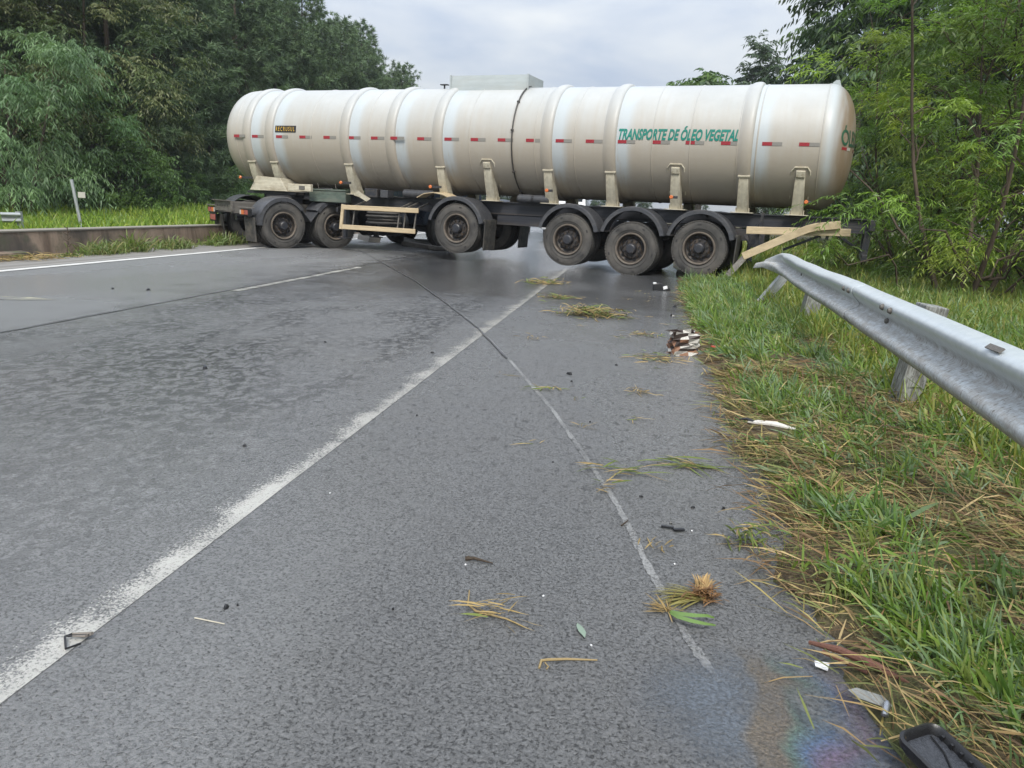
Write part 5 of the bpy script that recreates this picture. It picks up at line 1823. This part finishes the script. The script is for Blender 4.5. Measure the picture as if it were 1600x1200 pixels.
def green_zone(nt, per, x0, x1, y0, y1, L, W, ypow=1.0, spread=0.02, tall=0.0, pal=None, thr=0.10):
    x, y = sample(nt, x0, x1, y0, y1, ypow, (0.07, 0.05))
    b = brown_patch(x, y)
    k = rng.random(len(x)) < np.clip((thr - b) * 1.9 + 0.20, 0.10, 1.0)
    x, y = x[k], y[k]
    # a tuft leans one way
    lean = rng.normal(2.3, 1.0, len(x))
    la = rng.uniform(0.15, 1.5, len(x))
    sz = rng.uniform(0.55, 1.25, len(x)) * (1 + tall * np.clip(n2(x, y, 0.8, 9), 0, 1))
    hue = pal if pal is not None else GREENS
    tc = hue[rng.integers(0, len(hue), len(x))]
    X, Y = tufts(x, y, per, spread)
    n = len(X)
    a = np.repeat(lean, per) + rng.normal(0, 0.9, n)
    m = np.repeat(la, per) * rng.uniform(0.5, 1.5, n)
    D = np.stack([np.cos(a) * m, np.sin(a) * m, np.ones(n)], 1)
    gp_.append(np.stack([X, Y, verge_h(X, Y) - 0.006], 1))
    gd_.append(D)
    gu_.append(nrm(rng.normal(0, 1, (n, 3))) + np.array([0, 0, .3]))
    gl_.append(L * np.repeat(sz, per) * rng.uniform(0.45, 1.15, n))
    gw_.append(W * rng.uniform(0.6, 1.3, n))
    gc_.append(np.repeat(tc, per, 0) * rng.uniform(0.7, 1.25, (n, 1)))
    gdr_.append(rng.uniform(0.1, 0.75, n))


def straw_zone(nt, x0, x1, y0, y1, L, W, ypow=1.0, thr=-0.05, keep=0.18):
    x, y = sample(nt, x0, x1, y0, y1, ypow, (-0.03, 0.06))
    b = brown_patch(x, y)
    k = rng.random(len(x)) < np.clip((b - thr) * 1.8 + 0.25, keep, 1)
    x, y = x[k], y[k]
    n = len(x)
    a = 2.3 + 1.2 * n2(x, y, 1.4, 3) + rng.normal(0, 0.75, n) + np.pi * (rng.random(n) < 0.5)
    e = np.clip(rng.normal(0.16, 0.22, n), -0.05, 0.9)
    sp_.append(np.stack([x, y, verge_h(x, y) + np.abs(rng.normal(0.008, 0.018, n))], 1))
    sd_.append(np.stack([np.cos(a), np.sin(a), e], 1))
    su_.append(nrm(np.stack([rng.normal(0, .6, n), rng.normal(0, .6, n), np.ones(n)], 1)))
    sl_.append(L * rng.uniform(0.35, 1.3, n))
    sw_.append(W * rng.uniform(0.5, 1.5, n))
    tc = TANS[rng.integers(0, len(TANS), n)]
    gk = rng.random(n) < 0.30
    tc = np.where(gk[:, None], np.array([0.15, 0.17, 0.055]), tc)
    sc_.append(tc * rng.uniform(0.6, 1.25, (n, 1)))
    sdr_.append(rng.uniform(0.0, 0.35, n))


green_zone(5600, 9, 0.55, 2.6, -0.3, 2.6, 0.175, 0.0080, 1.0)
green_zone(5600, 9, 0.55, 2.8, 2.4, 5.5, 0.185, 0.0092, 1.15)
green_zone(4800, 9, 0.6, 4.2, 5.5, 10.5, 0.215, 0.012, 1.1, 0.03)
green_zone(2600, 10, 0.75, 2.1, 8.0, 14.6, 0.26, 0.013, 1.0, 0.04)
green_zone(4200, 8, 1.6, 8.5, 8.0, 21.0, 0.30, 0.017, 1.1, 0.05, 0.6)
straw_zone(21000, 0.5, 2.7, -0.3, 3.2, 0.17, 0.0050)
straw_zone(19000, 0.5, 2.9, 3.0, 6.2, 0.20, 0.0065)
straw_zone(9000, 0.6, 3.6, 6.0, 13.5, 0.20, 0.010)
G = [np.concatenate(q) for q in (gp_, gd_, gu_, gl_, gw_, gc_, gdr_)]
tag(link('verge_grass', blades_mesh('verge_grass', G[0], G[1], G[2], G[3], G[4], G[5], G[6], 'long'), None, [M['grass']]), kind='stuff')
S_ = [np.concatenate(q) for q in (sp_, sd_, su_, sl_, sw_, sc_, sdr_)]
tag(link('flattened_straw', blades_mesh('flattened_straw', S_[0], S_[1], S_[2], S_[3], S_[4], S_[5], S_[6], 'strip'), None, [M['straw']]), kind='stuff')

# yellow-green rank grass beyond the rail, median grass beyond the wall
YEL = np.array([[0.2185, 0.2466, 0.0504], [0.161, 0.2242, 0.0431], [0.253, 0.2579, 0.0719], [0.1265, 0.1906, 0.0431]])


def field_grass(name, n, x0, x1, y0, y1, L, W, fz, pal, ypow=1.0, xedge=None):
    y = y0 + (y1 - y0) * rng.random(n) ** ypow
    x = x0 + (x1 - x0) * rng.random(n)
    if xedge is not None:
        k = x > xedge(y)
        x, y = x[k], y[k]
    n = len(x)
    a = rng.uniform(0, 2 * np.pi, n)
    m = rng.uniform(0.1, 0.7, n)
    hmod = 1 + 0.45 * n2(x, y, 0.7, 4)
    cm = pal[(np.clip((n2(x, y, 0.55, 8) + 1) * 0.5 + rng.normal(0, .2, n), 0, .999) * len(pal)).astype(int)]
    me = blades_mesh(name, np.stack([x, y, fz(x, y) - 0.02], 1), np.stack([np.cos(a) * m, np.sin(a) * m, np.ones(n)], 1), nrm(rng.normal(0, 1, (n, 3))),
                     L * hmod * rng.uniform(0.5, 1.3, n), W * rng.uniform(.6, 1.3, n), cm * rng.uniform(.7, 1.2, (n, 1)), rng.uniform(0.1, .6, n), 'strip')
    return tag(link(name, me, None, [M['grass']]), kind='stuff')


field_grass('rank_grass', 36000, 1.75, 9.0, 3.5, 22.0, 0.34, 0.014, verge_h, YEL, 1.0)
field_grass('far_verge_grass', 12000, 1.2, 22, 20.0, 48.0, 0.5, 0.05, verge_h, YEL)
field_grass('median_grass', 60000, -34, -10.5, 9.0, 50.0, 0.42, 0.034, median_h, np.array([[0.14, 0.23, 0.035], [0.20, 0.30, 0.04], [0.25, 0.31, 0.05], [0.115, 0.19, 0.03]]))


# weeds along the foot of the wall
def weed(x, y, rx, ry, n, L, label, seed):
    g = np.random.default_rng(seed)
    P = np.stack([g.normal(0, rx * .5, n), g.normal(0, ry * .5, n), np.zeros(n)], 1)
    a = g.uniform(0, 2 * np.pi, n)
    m = g.uniform(.1, .9, n)
    D = np.stack([np.cos(a) * m, np.sin(a) * m, np.ones(n)], 1)
    pal = np.array([[0.13, 0.19, 0.05], [0.18, 0.22, 0.07], [0.22, 0.21, 0.09], [0.10, 0.15, 0.04]])
    me = blades_mesh('roadside_weed', P, D, nrm(g.normal(0, 1, (n, 3))), L * g.uniform(.5, 1.25, n) * (1 - .4 * np.abs(P[:, 1]) / ry), 0.018 * g.uniform(.6, 1.3, n), pal[g.integers(0, 4, n)] * g.uniform(.7, 1.2, (n, 1)), g.uniform(.3, .9, n), 'long')
    o = link('roadside_weed', me, None, [M['grass']])
    o.location = (x, y, 0)
    return tag(o, label, 'weeds', 'weeds along the foot of the concrete wall')


weed(-9.75, 12.9, .30, .55, 520, .52, 'bushy green weeds left of centre at the foot of the wall', 21)
weed(-9.80, 13.9, .25, .40, 460, .62, 'tallest pointed weed clump at the foot of the wall', 22)
weed(-9.75, 15.2, .28, .60, 460, .48, 'yellowish weeds at the foot of the wall in the middle of the row', 23)
weed(-9.80, 17.3, .30, .90, 800, .58, 'weeds at the foot of the wall nearest the tractor wheels', 24)
weed(-9.70, 12.0, .20, .30, 130, .18, 'low sparse weeds at the foot of the wall next to the fallen straw', 25)
st_ = straw_heap('straw_pile', -9.72, 11.1, .26, .9, 240, .3, 'brown straw heaped on the kerb at the foot of the wall', .1, .5, None, 'straw', 31, .012)
st_["group"] = 'straw at the wall'
dw = MB().tube([(0, 0, 0), (.02, .02, .3), (.05, 0, .52)], [.008, .006, .003], 5)
for k in range(9):
    z = .15 + .04 * k
    dw.tube([(.03, .01, z), (.03 + .07 * math.cos(k * 2.1), .07 * math.sin(k * 2.1), z + .06)], [.008, .003], 4)
place(dw.build('dead_weed', M['bark'], None), -9.92, 12.25, 0, 0, 'dark dead weed stem standing against the stained wall', 'weeds')


# ------------------------------------------------------------------ trees
def sprays(centres, radii, K, Mlf, slen, L, W, up, hang, pal, g, outward=None, base_c=None, shape='strip', arc=0.9, tone=None, pad=0.45):
    """leafy twigs radiating from clump centres: returns the arrays for blades_mesh"""
    C = np.repeat(centres, K, 0)
    R = np.repeat(radii, K)
    n = len(C)
    ctr = base_c if base_c is not None else centres.mean(0)
    od = nrm(C - ctr)
    d0 = nrm(nrm(g.normal(0, 1, (n, 3))) * np.array([1, 1, pad]) + 0.55 * od + np.array([0, 0, up]))
    st = C + nrm(g.normal(0, 1, (n, 3))) * (R * 0.55)[:, None] * np.array([1, 1, pad])
    ln = slen * R * g.uniform(.6, 1.3, n)
    tt = np.linspace(0.15, 1.0, Mlf)
    Pm = st[:, None, :] + d0[:, None, :] * (ln[:, None] * tt)[:, :, None]
    Pm[:, :, 2] -= arc * ln[:, None] * tt ** 2 * 0.6
    T = d0[:, None, :] + np.array([0, 0, -1.0]) * (arc * 1.2 * tt)[None, :, None]
    T = nrm(T)
    side = nrm(np.cross(T, np.array([0, 0, 1.0])) + 1e-4)
    sgn = np.where(np.arange(Mlf) % 2 == 0, 1.0, -1.0)[None, :, None]
    Dl = nrm(T * 0.6 + side * sgn * 0.8 + np.array([0, 0, -hang]) + g.normal(0, .25, T.shape))
    P = Pm.reshape(-1, 3)
    D = Dl.reshape(-1, 3)
    N = len(P)
    cidx = g.integers(0, len(pal), len(centres))
    cc = pal[cidx]
    if tone is not None:
        cc = cc * tone[:, None]
    cols = np.repeat(cc, K * Mlf, 0) * np.repeat(g.uniform(.8, 1.2, n), Mlf)[:, None] * g.uniform(.8, 1.25, (N, 1))
    U = nrm(g.normal(0, .9, (N, 3)) + np.array([0, 0, 1.0]))
    return P, D, U, L * g.uniform(.6, 1.25, N), W * g.uniform(.7, 1.3, N), cols


def limb(mb, p0, p1, r0, r1, g, sag=0.12, seg=6):
    p0, p1 = np.array(p0, float), np.array(p1, float)
    L = np.linalg.norm(p1 - p0)
    off = g.normal(0, .06, (seg + 1, 3)) * L
    off[0] = off[-1] = 0
    pts, rs = [], []
    for k in range(seg + 1):
        t = k / seg
        p = p0 + (p1 - p0) * t + off[k] * .6
        p[2] += sag * L * math.sin(math.pi * t)
        pts.append(p)
        rs.append(r0 + (r1 - r0) * t)
    mb.tube(pts, rs, 6, False)


def tree_meshes(name, seed, H, env, base, ncl, rcl, K, Mlf, slen, L, W, up, hang, pal, lmat, bmat, trunk_r, stems=1, arc=.9, shape='strip', nlimb=26, stem_spread=.3, flat=.7):
    """env(t) -> crown radius at relative height t (0..1 from base to H). Returns (crown mesh, trunk mesh)"""
    g = np.random.default_rng(seed)
    cs, rr = [], []
    while len(cs) < ncl:
        t = g.random()
        z = base + (H - base) * t
        R = env(t)
        if R <= 0.02 or g.random() > (R / env_max(env)) ** 1.2 + .15:
            continue
        a = g.uniform(0, 2 * np.pi)
        wob = 1 + .28 * math.sin(3 * a + 5 * t + seed) + .16 * math.sin(5 * a - 9 * t + 2 * seed)
        q = R * wob * (g.random() ** .38)
        cs.append((q * math.cos(a), q * math.sin(a), z))
        rr.append(rcl * g.uniform(.65, 1.35))
    cs, rr = np.array(cs), np.array(rr)
    bc = np.array([0, 0, base + .4 * (H - base)])
    tone = g.uniform(.72, 1.25, ncl)
    P, D, U, Ls, Ws, C = sprays(cs, rr, K, Mlf, slen, L, W, up, hang, pal, g, None, bc, shape, arc, tone)
    crown = blades_mesh(name + '_crown', P, D, U, Ls, Ws, C, g.uniform(.05, .45, len(P)), shape)
    mb = MB()
    heads = []
    for s in range(stems):
        a = 2 * math.pi * s / stems + seed
        k = stem_spread * (stems > 1)
        b0 = (0.22 * k * math.cos(a), .22 * k * math.sin(a), -.25)
        top = (k * H * .22 * math.cos(a) + g.normal(0, .1), k * H * .22 * math.sin(a) + g.normal(0, .1), base + (H - base) * g.uniform(.6, .85))
        pts, rs = [], []
        wx, wy = g.normal(0, .13 * H / 6, 2)
        for i in range(9):
            t = i / 8
            pts.append((b0[0] + (top[0] - b0[0]) * t + wx * math.sin(math.pi * t), b0[1] + (top[1] - b0[1]) * t + wy * math.sin(math.pi * 1.6 * t), b0[2] + (top[2] - b0[2]) * t))
            rs.append(trunk_r * (1.25 - 1.05 * t) * (1 if stems == 1 else g.uniform(.75, 1.0)))
        mb.tube(pts, rs, 8, False)
        heads.append((np.array(pts), rs))
    order = g.permutation(ncl)[:nlimb]
    for i in order:
        c = cs[i]
        pts, rs = heads[int(np.argmin([np.min(np.linalg.norm(h[0] - c, axis=1)) for h in heads]))]
        zt = c[2] - .55 * math.hypot(c[0], c[1]) * g.uniform(.6, 1.2)
        j = int(np.argmin(np.abs(pts[:, 2] - zt)))
        limb(mb, pts[j], c, max(.012, rs[j] * .55), .008, g, .08)
    tm = mb.build(name + '_trunk', bmat, None, 60)
    trunk = tm.data
    bpy.data.objects.remove(tm)
    crown.materials.append(lmat)
    return crown, trunk


def env_max(env):
    return max(env(t) for t in np.linspace(0, 1, 21))


def plant(name, meshes, x, y, z, s, rz, label, cat='tree', group=None, sz=None, part=('crown', 'trunk')):
    t = empty(name, (x, y, z), rz, label, cat, group)
    t.scale = (s, s, sz or s)
    for nm, me in zip(part, meshes):
        o = bpy.data.objects.new(nm, me)
        col.objects.link(o)
        o.parent = t
    return t


BRIGHT = np.array([[0.1736, 0.2751, 0.046], [0.224, 0.3202, 0.05], [0.14, 0.2363, 0.05], [0.2688, 0.3308, 0.06], [0.1232, 0.1995, 0.05]])
DARKG = np.array([[0.0368, 0.069, 0.0276], [0.0483, 0.0862, 0.0322], [0.0299, 0.0552, 0.0253], [0.0633, 0.1012, 0.0391]])
GREYG = np.array([[0.1165, 0.1941, 0.0921], [0.1475, 0.2329, 0.1114], [0.0931, 0.1631, 0.0743], [0.1708, 0.2639, 0.1188]])
OLIVE = np.array([[0.0994, 0.1297, 0.0494], [0.1229, 0.142, 0.0585], [0.0819, 0.1173, 0.0468], [0.1404, 0.1544, 0.0715]])
MIDG = np.array([[0.0792, 0.1368, 0.0432], [0.1008, 0.1728, 0.0504], [0.1224, 0.2016, 0.0504], [0.0648, 0.1152, 0.0432]])


def e_round(R, lo=.35):
    return lambda t: R * (lo + (1 - lo) * math.sin(math.pi * min(1, t * .9 + .12)) ** .7) if t < .97 else R * .2


def e_up(R):
    """narrow at the foot, widest near two thirds of the height"""
    return lambda t: R * (.28 + .72 * min(1, t / .55) ** 1.2) if t < .8 else R * max(.15, (1 - t) / .2)


# right-hand bright feathery trees, several thin stems each
br = [tree_meshes('feathery', 11 + k, 8.0, e_round(2.35 + .2 * k, .62), (.25, .8, .4)[k], (88, 78, 92)[k], .52, 24, 14, 1.10, .118, .0185, .50, .16, BRIGHT, M['leaf_bright'], M['bark'], .046, 3 + k % 2, .7, 'strip', 60, 1.25) for k in range(3)]
plant('feathery_tree', br[1], 5.9, 15.2, -.06, 1.0, .4, 'bright feathery tree with dark forked stems closest to the tanker rear', 'tree', 'bright feathery trees on the right')
plant('feathery_tree', br[0], 7.9, 15.4, -.08, 1.05, 2.0, 'bright feathery tree at the right edge with yellowing leaves', 'tree', 'bright feathery trees on the right')
plant('feathery_tree', br[2], 6.3, 18.6, -.08, .95, 4.4, 'bright feathery tree between the forked one and the tanker rear end', 'tree', 'bright feathery trees on the right')
plant('feathery_tree', br[0], 5.6, 20.6, -.08, .55, 1.2, 'short bright feathery bush beneath the tanker rear', 'bush', 'bright feathery trees on the right')
brd = tree_meshes('shade_tree', 19, 7.6, e_round(2.8, .5), .6, 80, .75, 22, 11, 1.2, .19, .036, .2, .35, np.array([[0.10, 0.165, 0.038], [0.13, 0.19, 0.045], [0.08, 0.135, 0.035], [0.16, 0.205, 0.05]]), M['leaf_dark'], M['bark'], .06, 3, .9, 'diamond', 30, 1.0)
plant('feathery_tree', brd, 8.2, 19.6, -.08, 1.15, 4.0, 'darker green tree behind the forked feathery one, filling the gap', 'tree', 'bright feathery trees on the right')
plant('feathery_tree', brd, 10.8, 22.0, -.1, 1.25, 3.1, 'darker green tree at the far right behind the yellowing one', 'tree', 'bright feathery trees on the right')

# tall dark trees behind them
eu = [tree_meshes('dark_tall', 31 + k, 15.5, e_round(3.9, .4), 2.2, 120, 1.35, 16, 11, 1.0, .38, .12, .1, .6, DARKG, M['leaf_dark'], M['bark_grey'], .24, 1, .8, 'diamond', 40) for k in range(2)]
for (x, y, s, r, k, lab) in ((9.6, 38.0, 1.0, 0, 0, 'tall dark broadleaf tree rising directly behind the tanker rear end'), (13.4, 40.0, 1.1, 2, 1, 'tall dark broadleaf tree behind the forked feathery tree'),
                             (17.5, 37.0, 1.05, 4, 0, 'tall dark broadleaf tree behind the right-edge feathery tree'), (12.3, 47.0, 1.05, 1, 1, 'dark broadleaf tree set back between two taller dark ones')):
    plant('dark_tree', eu[k], x, y, -.1, s, r, lab, 'tree', 'tall dark trees at the right')
sm = tree_meshes('airy', 41, 14.5, lambda t: 3.1 * (1 - t) ** .8 + .3, 5.0, 120, .8, 6, 9, 1.2, .5, .13, .3, .3, np.array([[.06, .09, .055], [.08, .115, .07], [.05, .075, .05]]), M['leaf_dark'], M['bark_grey'], .2, 1, .6, 'diamond', 40)
plant('airy_tree', sm, 9.2, 74.0, -.1, 1.12, 0, 'distant airy pointed tree left of the tall dark trees', 'tree', 'distant trees above the tanker')
fl_ = tree_meshes('spreading', 42, 11.5, lambda t: 5.0 * math.sin(math.pi * min(1, .25 + t * .75)) ** .8 + .2, 5.5, 120, 1.1, 7, 9, 1.1, .55, .20, .2, .3, MIDG, M['leaf_dark'], M['bark_grey'], .25, 1, .7, 'diamond', 40)
plant('spreading_tree', fl_, 5.2, 77.0, -.1, 1.22, 0, 'distant flat-topped tree alone above the tanker', 'tree', 'distant trees above the tanker')
# low far trees closing the view under the tank
for i, (x, y, s) in enumerate(((-8, 150, .45), (0, 156, .42), (9, 140, .5), (-16, 140, 1.05), (-25, 132, 1.05), (16, 110, .8), (18, 80, .8), (14, 60, .62))):
    plant('far_tree', eu[i % 2], x, y, -.2, s * .9, i, 'far dark tree seen through the gap under the tank', 'tree', 'far trees beyond the tanker')


# pine forest
def pine_meshes(seed, H, R, base):
    g = np.random.default_rng(seed)
    P, D, C = [], [], []
    mb = MB()
    lean = g.normal(0, .012, 2) * H
    mb.tube([(lean[0] * t, lean[1] * t, -.3 + (H + .2) * t) for t in np.linspace(0, 1, 8)], [.20 * (1.06 - t) + .012 for t in np.linspace(0, 1, 8)], 7, False)
    z = base
    while z < H - .1:
        t = (z - base) / (H - base)
        nb = int(g.integers(4, 7))
        a0 = g.uniform(0, 6.28)
        for k in range(nb):
            a = a0 + 2 * math.pi * k / nb + g.normal(0, .25)
            L = R * (1 - t) ** .5 * g.uniform(.65, 1.18) + .28
            rise = .12 + .55 * t + g.normal(0, .08)
            c0 = np.array([lean[0] * z / H, lean[1] * z / H, z])
            dr = np.array([math.cos(a), math.sin(a), rise])
            end = c0 + dr * L
            if g.random() < .5:
                mb.tube([c0, c0 + dr * L * .5 + np.array([0, 0, -.08 * L]), end], [.035 * (1 - .7 * t), .022, .008], 4, False)
            nt = max(4, int(L * 6.5))
            for q in range(nt):
                f = .30 + .72 * ((q + g.random()) / nt) ** .7
                cen = c0 + dr * L * f + np.array([0, 0, -.25 * L * f * (1 - f)]) + g.normal(0, .24, 3) * np.array([1, 1, .55]) * np.array([1, 1, .7])
                tn = g.uniform(.7, 1.3)
                m = 22
                P.append(np.repeat(cen[None], m, 0) + g.normal(0, .05, (m, 3)))
                D.append(nrm(g.normal(0, 1, (m, 3)) + dr * .8 + np.array([0, 0, .35])))
                C.append(np.repeat((np.array([.085, .132, .072]) + g.uniform(0, 1) * np.array([.034, .042, .014]))[None], m, 0) * tn)
        z += .50 + .34 * (1 - t)
    P, D, C = map(np.concatenate, (P, D, C))
    n = len(P)
    me = blades_mesh('pine_crown', P, D, nrm(g.normal(0, 1, (n, 3))), g.uniform(.26, .50, n), g.uniform(.04, .07, n), C * g.uniform(.8, 1.2, (n, 1)), .25, 'needle')
    me.materials.append(M['needle'])
    o = mb.build('pine_trunk', M['bark'], None, 60)
    tm = o.data
    bpy.data.objects.remove(o)
    return me, tm


pines = [pine_meshes(51, 15.5, 3.5, 1.0), pine_meshes(52, 14.0, 3.8, .6), pine_meshes(53, 16.5, 3.3, 1.2), pine_meshes(54, 13.0, 3.4, .5)]
pl2 = []
for i, y in enumerate(np.arange(36, 96, 3.0)):
    pl2.append((-26.0 + .5 * math.sin(2.1 * i) - .02 * (y - 36), y, 1.0 + .08 * math.sin(i * 1.7) - (.0 if y < 70 else .10)))
for i, y in enumerate(np.arange(32, 90, 3.6)):
    pl2.append((-30.0 + .8 * math.sin(1.3 * i), y, 1.06 + .10 * math.sin(i * 2.3)))
for i, y in enumerate(np.arange(22, 70, 4.5)):
    pl2.append((-35.0 + 1.1 * math.sin(1.9 * i), y, 1.18 + .10 * math.sin(i * 2.9)))
for i, (x, y, s) in enumerate(pl2):
    plant('pine_tree', pines[i % 4], x, y, float(median_h(x, y)) - .1, s, i * 1.3, 'last pine at the right end of the forest wall, against the sky above the tank' if i == 19 else 'dark pine in the dense forest wall left of the road', 'tree', 'pine forest left of the road')

# trees and bushes in front of the pines at the far left
gw = tree_meshes('grey_leaf', 61, 7.6, e_round(3.4, .55), 1.3, 88, 1.05, 28, 12, 1.15, .22, .036, .2, .55, GREYG, M['leaf_dark'], M['bark'], .09, 3, 1.1, 'strip', 40, .9)
plant('grey_leaved_tree', gw, -25.4, 29.0, -.35, 1.0, 0, 'pale grey-green drooping tree at the left edge above the guardrail end', 'tree')
ol = tree_meshes('olive', 62, 13.5, e_round(4.2, .5), 3.0, 130, 1.2, 30, 13, 1.0, .19, .046, .25, .35, OLIVE, M['leaf_dark'], M['bark'], .15, 2, .8, 'diamond', 40, .6)
plant('olive_tree', ol, -26.2, 34.5, -.2, 1.0, 0, 'tall olive-brown tree above the grey-leaved one', 'tree')
plant('olive_tree', ol, -30.5, 31.0, -.3, 1.05, 2.4, 'olive-brown tree at the very left edge of the picture', 'tree')
bu = tree_meshes('bush', 63, 5.2, e_round(2.2, .7), .2, 90, .72, 22, 11, 1.2, .17, .06, .25, .35, MIDG * 1.15, M['leaf_dark'], M['bark'], .07, 3, .8, 'diamond', 30, .6)
plant('round_bush', bu, -24.0, 34.0, .1, .82, 0, 'big rounded green bush right of the marker pole', 'bush')
plant('round_bush', bu, -26.8, 34.0, .0, 1.15, 1.6, 'tall leafy bush between the olive tree and the rounded bush', 'bush')
for (x, y, s, lab) in ((-23.2, 38.0, .36, 'low shrub at the forest foot, left of three'), (-22.8, 41.0, .42, 'low shrub at the forest foot, middle of three'), (-22.4, 44.0, .46, 'low shrub at the forest foot nearest the tractor'), (-14.2, 29.5, .36, 'small bright shrub just behind the tractor fifth wheel')):
    plant('low_shrub', bu, x, y, float(median_h(x, y)), s, x, lab, 'bush', 'low shrubs at the forest foot')


# ------------------------------------------------------------------ damp air
hz = NT('damp_air')
pv = hz.n("ShaderNodeVolumePrincipled", {"Color": (0.86, 0.91, 0.97), "Density": 0.0004, "Anisotropy": 0.1})
hz.t.links.new(pv.outputs[0], hz.out.inputs["Volume"])
ho = MB().box((-5, 90, 13.5), (200, 260, 32)).build('haze', hz.m, None, 0)
tag(ho, kind='stuff')
sc.cycles.volume_bounces = 0
